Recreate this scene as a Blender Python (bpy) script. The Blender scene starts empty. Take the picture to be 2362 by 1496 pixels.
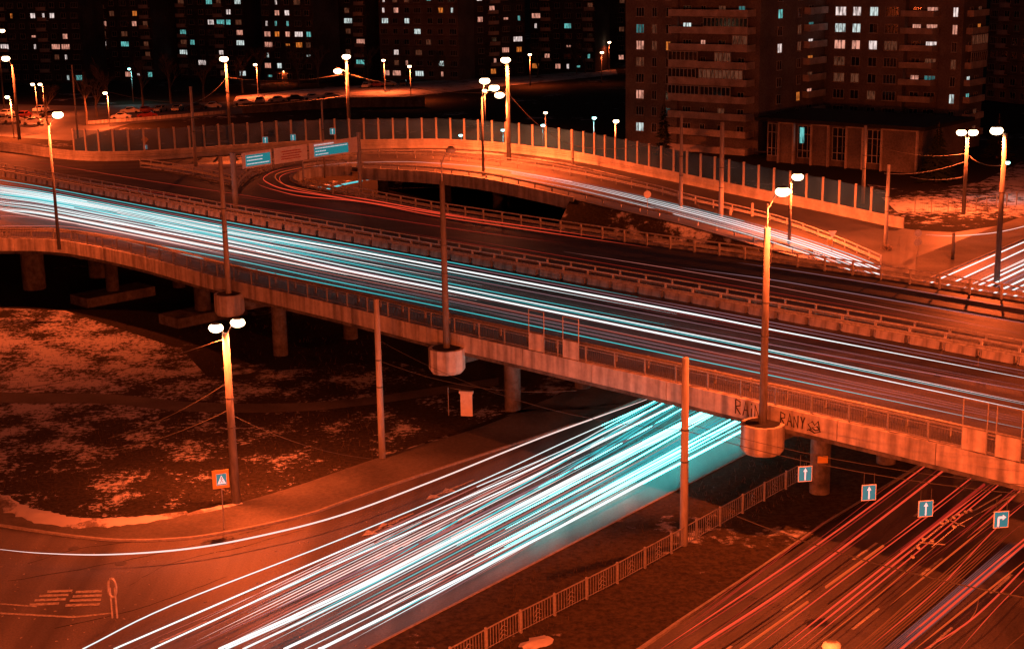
import bpy, bmesh, math, random
from mathutils import Vector, Matrix
from mathutils.geometry import tessellate_polygon
random.seed(7)
sc = bpy.context.scene
C = sc.collection

# ------------------------------------------------------------------ camera, world, moon, exposure
W0, H0, F0 = 2362.0, 1496.0, 3500.0
CX, CY = W0/2, H0/2
CAMZ = 32.0
TH = math.atan((CY+100)/F0); RHO = 0.018
_f = Vector((0, math.cos(TH), -math.sin(TH)))
_r = Vector((1, 0, 0)); _u = Vector((0, math.sin(TH), math.cos(TH)))
R_ = _r*math.cos(RHO) - _u*math.sin(RHO)
U_ = _u*math.cos(RHO) + _r*math.sin(RHO)
CAM = Vector((0, 0, CAMZ))
cam = bpy.data.objects.new('camera', bpy.data.cameras.new('camera')); C.objects.link(cam)
cam.data.sensor_width = 36; cam.data.lens = F0/W0*36; cam.data.clip_start = 1; cam.data.clip_end = 4000
cam.matrix_world = Matrix(((R_.x, U_.x, -_f.x, 0), (R_.y, U_.y, -_f.y, 0), (R_.z, U_.z, -_f.z, CAMZ), (0, 0, 0, 1)))
sc.camera = cam

w = bpy.data.worlds.new('World'); sc.world = w; w.use_nodes = True
nt = w.node_tree; bg = nt.nodes['Background']
sky = nt.nodes.new('ShaderNodeTexSky'); sky.sky_type = 'NISHITA'; sky.sun_disc = False
sky.sun_elevation = math.radians(2); sky.sun_rotation = math.radians(140)
mul = nt.nodes.new('ShaderNodeMix'); mul.data_type = 'RGBA'; mul.blend_type = 'MULTIPLY'; mul.inputs[0].default_value = 1
mul.inputs[7].default_value = (0.85, 0.50, 0.60, 1)          # night sky over a sodium-lit city
nt.links.new(sky.outputs[0], mul.inputs[6]); nt.links.new(mul.outputs[2], bg.inputs[0]); bg.inputs[1].default_value = 0.0125
sl = bpy.data.lights.new('moon', 'SUN'); sl.energy = 0.012; sl.angle = math.radians(0.5); sl.color = (0.75, 0.85, 1.0)
so = bpy.data.objects.new('moon', sl); C.objects.link(so); so.rotation_euler = (math.radians(50), 0, math.radians(140))
sc.view_settings.view_transform = 'Standard'; sc.view_settings.look = 'None'
sc.view_settings.exposure = 0.22; sc.view_settings.gamma = 1.0; sc.view_settings.use_curve_mapping = False
sc.cycles.use_light_tree = True; sc.cycles.max_bounces = 5; sc.cycles.diffuse_bounces = 2
sc.cycles.transparent_max_bounces = 12; sc.cycles.sample_clamp_indirect = 3.0
SODIUM = (1.0, 0.113, 0.022)

# ------------------------------------------------------------------ geometry helpers
def ray(px, py): return _f*F0 + R_*(px-CX) - U_*(py-CY)
def P(px, py, z=0.0):
    d = ray(px, py); t = (z-CAMZ)/d.z; return CAM + d*t
def PY(px, py, Y):
    d = ray(px, py); return CAM + d*(Y/d.y)
def proj(v):
    d = v-CAM; k = F0/d.dot(_f); return (CX+d.dot(R_)*k, CY-d.dot(U_)*k)
def height(b, ty):                      # height of a vertical on b whose top projects on row ty
    lo, hi = 0.0, 60.0
    for _ in range(40):
        m = (lo+hi)/2
        if proj(b+Vector((0, 0, m)))[1] > ty: lo = m
        else: hi = m
    return lo
def smooth(pts, n=6):                   # Catmull-Rom
    pts = [Vector(p) for p in pts]
    if len(pts) < 3: return pts
    q = [pts[0]*2-pts[1]]+pts+[pts[-1]*2-pts[-2]]; out = []
    for i in range(1, len(q)-2):
        a, b, c, d = q[i-1:i+3]
        for k in range(n):
            t = k/n
            out.append(0.5*((2*b)+(c-a)*t+(2*a-5*b+4*c-d)*t*t+(3*b-a-3*c+d)*t**3))
    out.append(pts[-1]); return out
def resample(pts, step):
    out = [(pts[0].copy(), (pts[1]-pts[0]).normalized())]; acc = 0.0
    for a, b in zip(pts, pts[1:]):
        L = (b-a).length
        if L < 1e-6: continue
        d = (b-a)/L; s = step-acc
        while s <= L: out.append((a+d*s, d)); s += step
        acc = L-(s-step)
    return out
def resn(pts, n):
    Ls = [0]
    for a, b in zip(pts, pts[1:]): Ls.append(Ls[-1]+(b-a).length)
    out = []; j = 0
    for i in range(n):
        s = Ls[-1]*i/(n-1)
        while j < len(Ls)-2 and Ls[j+1] < s: j += 1
        t = (s-Ls[j])/max(Ls[j+1]-Ls[j], 1e-9); out.append(pts[j].lerp(pts[j+1], min(t, 1)))
    return out
def offset(pts, d):                     # shift sideways (to the left of travel)
    out = []
    for i, p in enumerate(pts):
        t = pts[min(i+1, len(pts)-1)]-pts[max(i-1, 0)]; t.z = 0; t.normalize()
        out.append(p+Vector((-t.y, t.x, 0))*d)
    return out
def up(pts, h): return [p+Vector((0, 0, h)) for p in pts]
def atx(pts, px):                       # point of a world polyline seen at pixel column px
    for a, b in zip(pts, pts[1:]):
        xa, xb = proj(a)[0], proj(b)[0]
        if (xa-px)*(xb-px) <= 0 and xa != xb:
            t = (px-xa)/(xb-xa); return a.lerp(b, t)
    return pts[-1] if abs(proj(pts[-1])[0]-px) < abs(proj(pts[0])[0]-px) else pts[0]

class MB:
    def __init__(s): s.v = []; s.f = []; s.m = []
    def add(s, v, f, m=0):
        k = len(s.v); s.v += [tuple(p) for p in v]; s.f += [tuple(i+k for i in q) for q in f]; s.m += [m]*len(f)
    def box(s, c, sz, rz=0, m=0, ux=None):
        cx, sx = (math.cos(rz), math.sin(rz)) if ux is None else (ux.x, ux.y)
        a, b, d = sz[0]/2, sz[1]/2, sz[2]/2; v = []
        for z in (-d, d):
            for x, y in ((-a, -b), (a, -b), (a, b), (-a, b)):
                v.append((c[0]+x*cx-y*sx, c[1]+x*sx+y*cx, c[2]+z))
        s.add(v, [(3, 2, 1, 0), (4, 5, 6, 7), (0, 1, 5, 4), (1, 2, 6, 5), (2, 3, 7, 6), (3, 0, 4, 7)], m)
    def tube(s, pts, r, n=8, m=0, cap=True):
        pts = [Vector(p) for p in pts]; k = len(s.v); N = len(pts)
        rr = r if isinstance(r, (list, tuple)) else [r]*N
        for i, p in enumerate(pts):
            t = (pts[min(i+1, N-1)]-pts[max(i-1, 0)]).normalized()
            ref = Vector((0, 0, 1)) if abs(t.z) < .9 else Vector((1, 0, 0))
            x = t.cross(ref).normalized(); y = x.cross(t)
            for j in range(n):
                a = 2*math.pi*j/n; s.v.append(tuple(p+(x*math.cos(a)+y*math.sin(a))*rr[i]))
        for i in range(N-1):
            for j in range(n):
                s.f.append((k+i*n+j, k+i*n+(j+1) % n, k+(i+1)*n+(j+1) % n, k+(i+1)*n+j)); s.m.append(m)
        if cap:
            s.f.append(tuple(k+j for j in reversed(range(n)))); s.m.append(m)
            s.f.append(tuple(k+(N-1)*n+j for j in range(n))); s.m.append(m)
    def sweep(s, pts, prof, m=0, closed=True):   # profile (side, up) swept along pts, sides stay upright
        N = len(pts); n = len(prof); k = len(s.v)
        for i, p in enumerate(pts):
            t = pts[min(i+1, N-1)]-pts[max(i-1, 0)]; t = Vector((t.x, t.y, 0)).normalized(); q = Vector((-t.y, t.x, 0))
            for a, b in prof: s.v.append(tuple(p+q*a+Vector((0, 0, b))))
        for i in range(N-1):
            for j in range(n if closed else n-1):
                s.f.append((k+i*n+j, k+i*n+(j+1) % n, k+(i+1)*n+(j+1) % n, k+(i+1)*n+j)); s.m.append(m)
        if closed:
            s.f.append(tuple(k+j for j in reversed(range(n)))); s.m.append(m)
            s.f.append(tuple(k+(N-1)*n+j for j in range(n))); s.m.append(m)
    def ribbon(s, A, B, th=0.0, m=0, n=None):
        n = n or max(len(A), len(B)); A = resn(A, n); B = resn(B, n); k = len(s.v)
        for a, b in zip(A, B):
            s.v += [tuple(a), tuple(b)]
            if th: s.v += [(a.x, a.y, a.z-th), (b.x, b.y, b.z-th)]
        q = 4 if th else 2
        for i in range(n-1):
            o = k+i*q; p = o+q
            s.f.append((o, o+1, p+1, p)); s.m.append(m)
            if th:
                s.f += [(o+2, p+2, p+3, o+3), (o, p, p+2, o+2), (o+1, o+3, p+3, p+1)]; s.m += [m]*3
        if th:
            e = k+(n-1)*q; s.f += [(k, k+2, k+3, k+1), (e, e+1, e+3, e+2)]; s.m += [m]*2
    def poly(s, pts, th=0.0, m=0):
        pts = [Vector(p) for p in pts]; k = len(s.v)
        tr = tessellate_polygon([pts]); n = len(pts)
        s.v += [tuple(p) for p in pts]
        for a, b, c in tr:
            nz = (pts[b]-pts[a]).cross(pts[c]-pts[a]).z
            s.f.append((k+a, k+b, k+c) if nz > 0 else (k+a, k+c, k+b)); s.m.append(m)
        if th:
            s.v += [(p.x, p.y, p.z-th) for p in pts]
            for a, b, c in tr: s.f.append((k+n+a, k+n+b, k+n+c)); s.m.append(m)
            for i in range(n):
                j = (i+1) % n; s.f.append((k+i, k+j, k+n+j, k+n+i)); s.m.append(m)
    def prism(s, c, r, h, n=8, m=0, rot=0, r2=None):
        r2 = r if r2 is None else r2
        v = [(c[0]+r*math.cos(rot+2*math.pi*i/n), c[1]+r*math.sin(rot+2*math.pi*i/n), c[2]) for i in range(n)]
        v += [(c[0]+r2*math.cos(rot+2*math.pi*i/n), c[1]+r2*math.sin(rot+2*math.pi*i/n), c[2]+h) for i in range(n)]
        f = [tuple(reversed(range(n))), tuple(range(n, 2*n))]+[(i, (i+1) % n, n+(i+1) % n, n+i) for i in range(n)]
        s.add(v, f, m)
    def ball(s, c, r, m=0, n=10, k=6):
        v = []; f = []
        for i in range(k+1):
            ph = math.pi*i/k
            for j in range(n):
                a = 2*math.pi*j/n
                v.append((c[0]+r[0]*math.sin(ph)*math.cos(a), c[1]+r[1]*math.sin(ph)*math.sin(a), c[2]+r[2]*math.cos(ph)))
        for i in range(k):
            for j in range(n): f.append((i*n+j, (i+1)*n+j, (i+1)*n+(j+1) % n, i*n+(j+1) % n))
        s.add(v, f, m)
    def mesh(s, name, mats, off=None, sm=False):
        me = bpy.data.meshes.new(name); o = off or Vector()
        me.from_pydata([(a-o.x, b-o.y, c-o.z) for a, b, c in s.v], [], s.f)
        for m in (mats if isinstance(mats, (list, tuple)) else [mats]): me.materials.append(m)
        for p, m in zip(me.polygons, s.m): p.material_index = m; p.use_smooth = sm
        me.update(); return me
    def build(s, name, mats, parent=None, sm=False, loc=None):
        off = wloc(parent) if parent else (Vector(loc) if loc is not None else Vector())
        o = bpy.data.objects.new(name, s.mesh(name, mats, off, sm)); C.objects.link(o)
        if parent: o.parent = parent
        else: o.location = off
        return o
def wloc(o):
    v = Vector()
    while o: v += o.location; o = o.parent
    return v
def tag(o, label=None, cat=None, group=None, kind=None):
    if label: o['label'] = label
    if cat: o['category'] = cat
    if group: o['group'] = group
    if kind: o['kind'] = kind
    return o
def thing(name, label, cat, loc=(0, 0, 0), group=None, rz=0):
    o = bpy.data.objects.new(name, None); C.objects.link(o); o.location = loc; o.rotation_euler = (0, 0, rz); o.empty_display_size = .5
    return tag(o, label, cat, group)
def inst(name, me, parent, loc=(0, 0, 0), rz=0):
    o = bpy.data.objects.new(name, me); C.objects.link(o); o.parent = parent; o.location = loc; o.rotation_euler = (0, 0, rz); return o
def copy_tree(o, parent=None):
    c = o.copy(); C.objects.link(c)
    if parent: c.parent = parent
    for ch in o.children: copy_tree(ch, c)
    return c

# ------------------------------------------------------------------ materials
def mat(name, col, rough=.8, col2=None, scale=2.0, bump=0.0, spec=.3, metal=0.0, stretch=None, detail=6, lo=.35, hi=.65, extra=None):
    m = bpy.data.materials.new(name); m.use_nodes = True; n = m.node_tree; L = n.links
    b = n.nodes['Principled BSDF']; b.inputs['Roughness'].default_value = rough; b.inputs['Metallic'].default_value = metal
    b.inputs['Specular IOR Level'].default_value = spec
    tc = n.nodes.new('ShaderNodeTexCoord'); mp = n.nodes.new('ShaderNodeMapping'); L.new(tc.outputs['Object'], mp.inputs[0])
    if stretch: mp.inputs['Scale'].default_value = stretch
    nz = n.nodes.new('ShaderNodeTexNoise'); nz.inputs['Scale'].default_value = scale; nz.inputs['Detail'].default_value = detail
    nz.inputs['Roughness'].default_value = .65
    L.new(mp.outputs[0], nz.inputs['Vector'])
    cr = n.nodes.new('ShaderNodeValToRGB'); cr.color_ramp.elements[0].position = lo; cr.color_ramp.elements[1].position = hi
    c2 = col2 or tuple(c*.6 for c in col)
    cr.color_ramp.elements[0].color = (*c2, 1); cr.color_ramp.elements[1].color = (*col, 1)
    L.new(nz.outputs[0], cr.inputs[0]); out = cr.outputs[0]
    if extra:                                   # second, larger tone variation
        n2 = n.nodes.new('ShaderNodeTexNoise'); n2.inputs['Scale'].default_value = extra[0]; n2.inputs['Detail'].default_value = 4
        mp2 = n.nodes.new('ShaderNodeMapping'); L.new(tc.outputs['Object'], mp2.inputs[0]); L.new(mp2.outputs[0], n2.inputs['Vector'])
        if len(extra) > 2: mp2.inputs['Scale'].default_value = extra[2]; mp2.inputs['Rotation'].default_value = extra[3] if len(extra) > 3 else (0, 0, 0)
        r2 = n.nodes.new('ShaderNodeMapRange'); r2.inputs[1].default_value = .35; r2.inputs[2].default_value = .65; r2.inputs[3].default_value = extra[1]; r2.inputs[4].default_value = 1.15
        L.new(n2.outputs[0], r2.inputs[0])
        mx = n.nodes.new('ShaderNodeMix'); mx.data_type = 'RGBA'; mx.blend_type = 'MULTIPLY'; mx.inputs[0].default_value = 1
        L.new(out, mx.inputs[6]); L.new(r2.outputs[0], mx.inputs[7]); out = mx.outputs[2]
    L.new(out, b.inputs['Base Color'])
    if bump:
        bp = n.nodes.new('ShaderNodeBump'); bp.inputs['Strength'].default_value = bump; bp.inputs['Distance'].default_value = .05
        L.new(nz.outputs[0], bp.inputs['Height']); L.new(bp.outputs[0], b.inputs['Normal'])
    return m
def emat(name, col, st, base=(.02, .02, .02), curtain=False):
    m = bpy.data.materials.new(name); m.use_nodes = True; n = m.node_tree; b = n.nodes['Principled BSDF']
    b.inputs['Base Color'].default_value = (*base, 1); b.inputs['Emission Color'].default_value = (*col, 1); b.inputs['Emission Strength'].default_value = st
    if curtain:                                 # curtain folds and furniture behind the glass
        tc = n.nodes.new('ShaderNodeTexCoord'); mp = n.nodes.new('ShaderNodeMapping'); mp.inputs['Scale'].default_value = (3.2, 3.2, .8)
        geo = n.nodes.new('ShaderNodeObjectInfo'); ad = n.nodes.new('ShaderNodeVectorMath'); ad.operation = 'ADD'
        n.links.new(tc.outputs['Object'], ad.inputs[0]); n.links.new(geo.outputs['Location'], ad.inputs[1])
        n.links.new(ad.outputs[0], mp.inputs[0]); nz = n.nodes.new('ShaderNodeTexNoise'); nz.inputs['Scale'].default_value = 1.0; nz.inputs['Detail'].default_value = 3
        n.links.new(mp.outputs[0], nz.inputs['Vector']); r = n.nodes.new('ShaderNodeMapRange'); r.inputs[1].default_value = .32; r.inputs[2].default_value = .62
        r.inputs[3].default_value = st*.18; r.inputs[4].default_value = st*1.25
        n.links.new(nz.outputs[0], r.inputs[0]); n.links.new(r.outputs[0], b.inputs['Emission Strength'])
    return m
def snowmat(name, amount, soil=(.035, .03, .02), soil2=(.012, .01, .008), sc1=.55, sc2=.07, snow=(.40, .40, .42), stretch=(1, 1, 1), grad=None, cw=1.1):
    m = mat(name, soil, .95, soil2, 3.5, .6, .1); n = m.node_tree; L = n.links; b = n.nodes['Principled BSDF']
    src = b.inputs['Base Color'].links[0].from_socket
    tc = n.nodes['Texture Coordinate']
    a = n.nodes.new('ShaderNodeTexNoise'); a.inputs['Scale'].default_value = sc1; a.inputs['Detail'].default_value = 9; a.inputs['Roughness'].default_value = .72
    c = n.nodes.new('ShaderNodeTexNoise'); c.inputs['Scale'].default_value = sc2; c.inputs['Detail'].default_value = 3
    mp = n.nodes.new('ShaderNodeMapping'); mp.inputs['Scale'].default_value = stretch; L.new(tc.outputs['Object'], mp.inputs[0])
    L.new(mp.outputs[0], a.inputs['Vector']); L.new(mp.outputs[0], c.inputs['Vector'])
    s = n.nodes.new('ShaderNodeMath'); s.operation = 'ADD'; L.new(a.outputs[0], s.inputs[0])
    k = n.nodes.new('ShaderNodeMath'); k.operation = 'MULTIPLY_ADD'; L.new(c.outputs[0], k.inputs[0]); k.inputs[1].default_value = cw; k.inputs[2].default_value = -cw/2
    L.new(k.outputs[0], s.inputs[1])
    r = n.nodes.new('ShaderNodeMapRange'); r.inputs[1].default_value = .655-amount*.3; r.inputs[2].default_value = .765-amount*.3
    L.new(s.outputs[0], r.inputs[0])
    if grad:        # snow thins out away from a spot on the ground
        sb = n.nodes.new('ShaderNodeVectorMath'); sb.operation = 'DISTANCE'; L.new(tc.outputs['Object'], sb.inputs[0]); sb.inputs[1].default_value = (grad[0], grad[1], 0)
        g_ = n.nodes.new('ShaderNodeMath'); g_.operation = 'MULTIPLY_ADD'; L.new(sb.outputs['Value'], g_.inputs[0]); g_.inputs[1].default_value = -grad[2]; g_.inputs[2].default_value = grad[3]
        s2 = n.nodes.new('ShaderNodeMath'); s2.operation = 'ADD'; L.new(s.outputs[0], s2.inputs[0]); L.new(g_.outputs[0], s2.inputs[1]); L.new(s2.outputs[0], r.inputs[0])
    mx = n.nodes.new('ShaderNodeMix'); mx.data_type = 'RGBA'; L.new(r.outputs[0], mx.inputs[0]); L.new(src, mx.inputs[6]); mx.inputs[7].default_value = (*snow, 1)
    L.new(mx.outputs[2], b.inputs['Base Color']); return m

M = {}
M['asphalt'] = mat('asphalt', (.13, .125, .12), .62, (.075, .072, .07), 9, .25, .45, extra=(.12, .55))
M['asphalt_deck'] = mat('asphalt_deck', (.10, .09, .085), .55, (.036, .034, .034), 9, .2, .5, extra=(.35, .45, (.05, 1.6, 1), (0, 0, math.radians(38))))
M['asphalt_low'] = mat('asphalt_low', (.125, .115, .11), .55, (.07, .065, .063), 9, .2, .5, extra=(.3, .5, (1.6, .05, 1), (0, 0, math.radians(39))))
M['pavement'] = mat('pavement', (.12, .112, .1), .85, (.08, .075, .07), 5, .3, .2, extra=(.2, .6))
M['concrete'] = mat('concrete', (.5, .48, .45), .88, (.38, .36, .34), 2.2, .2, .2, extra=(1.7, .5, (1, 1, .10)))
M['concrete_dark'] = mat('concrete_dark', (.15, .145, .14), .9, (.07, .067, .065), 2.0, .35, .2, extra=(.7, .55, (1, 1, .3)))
M['pole_toned_down'] = mat('pole_toned_down', (.17, .165, .16), .9, (.1, .098, .095), 5, .2, .2, stretch=(1, 1, .2))  # pole concrete darkened on lamp masts to offset overexposure near the lamps
M['pole_concrete'] = mat('pole_concrete', (.36, .35, .33), .85, (.24, .23, .22), 5, .2, .2, stretch=(1, 1, .2))
M['parapet'] = mat('parapet', (.62, .6, .56), .85, (.5, .48, .45), 2.5, .2, .2, extra=(.8, .8, (1, 1, .3)))
M['galv'] = mat('galv', (.48, .48, .48), .6, (.26, .26, .26), 4, .1, .5)
M['kerb'] = mat('kerb', (.28, .27, .26), .85, (.18, .17, .16), 4, .2)
M['steel'] = mat('steel', (.34, .34, .35), .5, (.2, .2, .2), 6, .1, .5, .3)
M['dark_steel'] = mat('dark_steel', (.09, .09, .09), .55, (.05, .05, .05), 6, .1, .4, .2)
M['brick'] = mat('brick', (.2, .175, .165), .92, (.12, .105, .1), 3.5, .3, .15, extra=(.25, .7))
M['panel_wall'] = mat('panel_wall', (.085, .08, .085), .92, (.045, .043, .046), 2, .2, .1, extra=(.15, .6))
M['balcony'] = mat('balcony', (.48, .43, .4), .85, (.34, .3, .28), 5, .2, .2, extra=(.6, .7))
M['frame'] = mat('frame', (.4, .39, .37), .7, (.3, .29, .28), 6)
M['roof'] = mat('roof', (.03, .03, .03), .85, (.015, .015, .015), 1.5, .2, .2)
M['dark_glass'] = mat('dark_glass', (.012, .013, .016), .12, (.008, .008, .01), 1.5, 0, .5)
M['grass'] = snowmat('grass_little_snow', -.05)
M['grass_mid'] = snowmat('grass_some_snow', .36)
M['grass_snow'] = snowmat('grass_much_snow', .70, sc1=.8, sc2=.06, stretch=(1, .8, 1))
_g = P(90, 830)
M['lawn'] = snowmat('lawn_snow', .40, (.045, .04, .028), (.015, .012, .01), sc1=2.3, sc2=.3, grad=(_g.x, _g.y, .0052, .14), cw=.8)
M['median'] = snowmat('median_grass', -.12, (.06, .05, .03), (.022, .018, .012))
M['snow'] = snowmat('dirty_snow', 1.05, (.2, .19, .18), (.1, .09, .09), sc1=1.3, sc2=.3)
M['paint'] = mat('road_paint', (.5, .5, .48), .7, (.2, .2, .19), 5, 0, .3)
M['sign_blue'] = mat('sign_blue', (.02, .12, .16), .4, (.018, .10, .14), 2)
M['sign_white'] = mat('sign_white', (.75, .75, .74), .5, (.65, .65, .64), 2)
M['glow_blue'] = emat('sign_added_glow_blue', (.008, .15, .17), 1.0, (.0, .03, .06)); M['glow_white'] = emat('sign_added_glow_white', (.42, .42, .45), 1.0, (.6, .6, .6))  # plain signs; added emission stands in for light reflected off their faces
M['banner'] = mat('banner', (.85, .82, .8), .7, (.7, .66, .64), 3)
M['graffiti'] = mat('graffiti', (.02, .02, .02), .8, (.04, .03, .03), 3)
M['bark'] = mat('bark', (.18, .15, .13), .95, (.09, .075, .065), 5, .4, .1)
M['dry_grass'] = mat('dry_grass', (.07, .055, .035), .95, (.035, .028, .02), 5, 0, .1)
M['asphalt_dark'] = mat('asphalt_dark', (.075, .07, .068), .5, (.035, .033, .032), 7, .3, .5, extra=(.25, .4, (1.6, .06, 1), (0, 0, math.radians(45))))
M['needles'] = mat('needles', (.03, .045, .025), .9, (.015, .02, .012), 5, .2, .1)
M['rubber'] = mat('rubber', (.02, .02, .02), .9, (.012, .012, .012), 4)
M['yellow'] = mat('sign_yellow', (.6, .38, .08), .5, (.5, .3, .06), 2)
M['red_paint'] = mat('red_paint', (.5, .03, .02), .5, (.4, .02, .02), 2)
CARS = [mat('car_paint_%s' % n_, c_, .3, tuple(k*.8 for k in c_), 2, 0, .5) for n_, c_ in (('white', (.55, .55, .55)), ('black', (.02, .02, .022)), ('silver', (.3, .3, .31)), ('red', (.2, .02, .015)))]
# noise-screen glass: grimy translucent acrylic
g = bpy.data.materials.new('screen_glass'); g.use_nodes = True; n = g.node_tree; b = n.nodes['Principled BSDF']; o_ = n.nodes['Material Output']
b.inputs['Base Color'].default_value = (.06, .22, .5, 1); b.inputs['Roughness'].default_value = .22; b.inputs['Specular IOR Level'].default_value = .7
tr = n.nodes.new('ShaderNodeBsdfTransparent'); tr.inputs[0].default_value = (.72, .75, .8, 1); mx = n.nodes.new('ShaderNodeMixShader'); nz = n.nodes.new('ShaderNodeTexNoise'); nz.inputs['Scale'].default_value = .5
tc = n.nodes.new('ShaderNodeTexCoord'); n.links.new(tc.outputs['Object'], nz.inputs['Vector'])
rg = n.nodes.new('ShaderNodeMapRange'); rg.inputs[1].default_value = .3; rg.inputs[2].default_value = .7; rg.inputs[3].default_value = .25; rg.inputs[4].default_value = .5
n.links.new(nz.outputs[0], rg.inputs[0]); n.links.new(rg.outputs[0], mx.inputs[0]); n.links.new(tr.outputs[0], mx.inputs[1]); n.links.new(b.outputs[0], mx.inputs[2]); n.links.new(mx.outputs[0], o_.inputs[0])
M['screen_glass'] = g
M['lens'] = emat('sodium_lens', (1, .62, .34), 9)
M['lens_cyan'] = emat('mercury_lens', (.35, 1, .95), 9)
for k_, c_, s_ in (('w_white', (.9, .72, .68), .8), ('w_pink', (1, .42, .30), .62), ('w_orange', (1, .26, .04), .55), ('w_cyan', (.2, .78, .74), .55), ('w_pale', (.7, .82, .8), .75), ('w_dim', (.5, .16, .08), .16), ('w_teal', (.06, .3, .3), .4)):
    M[k_] = emat(k_, c_, s_, curtain=True)
# head and tail light trails
M['t_white'] = emat('trail_white', (.80, .92, .93), 1.0)
M['l_white'] = emat('trail_white_low', (.12, .95, .92), 6)
M['l_hot'] = emat('trail_hot_low', (.13, .98, .95), 7.5)
M['t_hot'] = emat('trail_hot', (.93, 1.0, 1.0), 1.08)
M['t_warm'] = emat('trail_warm', (1.0, .72, .66), 1.0)
M['t_cyan'] = emat('trail_cyan', (.05, .58, .62), 1.0)
M['t_teal'] = emat('trail_teal', (.03, .32, .36), 1.0)
M['t_lav'] = emat('trail_lavender', (.30, .15, .18), .75)
M['t_pink'] = emat('trail_pink', (.75, .2, .16), .6)
M['t_red'] = emat('trail_red', (.88, .06, .025), .85)
M['t_red_dim'] = emat('trail_red_dim', (.35, .018, .010), .8)
M['t_orange'] = emat('trail_orange', (.95, .10, .02), .6)
M['t_brown'] = emat('trail_brown', (.40, .042, .008), .55)
M['t_blue'] = emat('trail_blue', (.20, .075, .075), .6)
M['t_mar'] = emat('trail_maroon', (.16, .035, .035), .9)

# ------------------------------------------------------------------ terrain and roads
ZD = 6.8
mb = MB(); mb.poly([(-900, -60, 0), (900, -60, 0), (900, 1600, 0), (-900, 1600, 0)]); tag(mb.build('ground', M['grass']), kind='structure')

adir = (P(1729, 1046)-P(857, 1496)).normalized()
a_left = [P(1292, 990), P(1480, 920)]
a_far = P(1480, 920)+adir*170
kerbA = smooth([P(-400, 1150), P(-150, 1185), P(0, 1213), P(234, 1245), P(401, 1245), P(535, 1227), P(702, 1190), P(790, 1160), P(991, 1090), P(1292, 990), P(1480, 920), P(1480, 920)+adir*60, a_far])
edgeA = [P(857, 1496)-adir*60, P(857, 1496), P(1729, 1046), P(1729, 1046)+adir*180]
mb = MB(); mb.poly(up([P(-400, 1150)]+kerbA[1:]+[edgeA[3], edgeA[2], edgeA[1], edgeA[0], P(857, 1496)-adir*60+Vector((-90, 0, 0))], .006))
tag(mb.build('road', M['asphalt_low']), kind='structure')
mb = MB(); mb.poly(up([P(1700, 900)+adir*20, P(2060, 600), P(2087, 530), P(2200, 536), P(2362, 512), P(2900, 420), P(3400, 560), P(2800, 800)], .014)); tag(mb.build('road', M['asphalt']), kind='structure')
edgeB = [P(1905, 1208)-(P(2130, 1070)-P(1480, 1496)).normalized()*90, P(1480, 1496), P(1572, 1432), P(1760, 1308), P(1905, 1208), P(2130, 1070), P(2130, 1070)+(P(2130, 1070)-P(1480, 1496)).normalized()*70]
bdir = (P(2130, 1070)-P(1480, 1496)).normalized(); bn = Vector((bdir.y, -bdir.x, 0))
mb = MB(); mb.poly(up([edgeB[0], edgeB[-1], edgeB[-1]+bn*42, edgeB[0]+bn*42], .006)); tag(mb.build('road', M['asphalt_dark']), kind='structure')
# median grass with its own kerbs
mb = MB(); mb.poly(up([edgeA[0], edgeA[2], edgeA[2]+adir*14, edgeB[-2], edgeB[1], edgeB[0]], .11)); tag(mb.build('median_grass', M['median']), kind='structure')
for nm, ln in (('kerb', edgeA[:3]+[edgeA[2]+adir*14]), ('kerb', edgeB)):
    mb = MB(); mb.sweep(up(ln, 0), [(-.08, 0), (.08, 0), (.08, .14), (-.08, .14)]); tag(mb.build(nm, M['kerb']), kind='structure')
# left pavement
mb = MB(); mb.sweep(kerbA, [(-.09, 0), (.09, 0), (.09, .13), (-.09, .13)]); tag(mb.build('kerb', M['kerb']), kind='structure')
pin = smooth([P(-400, 1105), P(-150, 1130), P(0, 1163), P(60, 1190), P(180, 1213), P(330, 1205), P(450, 1185), P(560, 1160), P(700, 1118), P(882, 1055), P(1100, 990), P(1250, 930), P(1400, 870), P(1400, 870)+adir*150])
mb = MB(); mb.ribbon(up(pin, .1), up(kerbA, .1), 0, n=120); tag(mb.build('pavement', M['pavement']), kind='structure')
# snowy lawn
mb = MB(); mb.poly([P(-500, 690, .03), P(60, 712, .03), P(150, 716, .03), P(420, 806, .03), P(480, 870, .03), P(500, 960, .03), P(560, 1090, .03), P(540, 1150, .03), P(330, 1203, .03), P(180, 1211, .03), P(60, 1188, .03), P(0, 1161, .03), P(-400, 1100, .03)])
tag(mb.build('snowy_lawn', M['lawn']), kind='structure')
mb = MB(); mb.poly([P(480, 870, .02), P(900, 830, .02), P(1250, 925, .02), P(882, 1053, .02), P(700, 1116, .02), P(560, 1158, .02), P(500, 960, .02)]); tag(mb.build('lawn', M['lawn']), kind='structure')
pa = smooth([P(-400, 880, .05), P(0, 904, .05), P(250, 908, .05), P(430, 926, .05), P(650, 930, .05), P(850, 915, .05), P(1150, 870, .05)])
pb = smooth([P(-400, 905, .05), P(0, 928, .05), P(230, 930, .05), P(430, 948, .05), P(650, 950, .05), P(850, 933, .05), P(1150, 888, .05)])
mb = MB(); mb.ribbon(pa, pb); tag(mb.build('footpath', M['pavement']), kind='structure')
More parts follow.
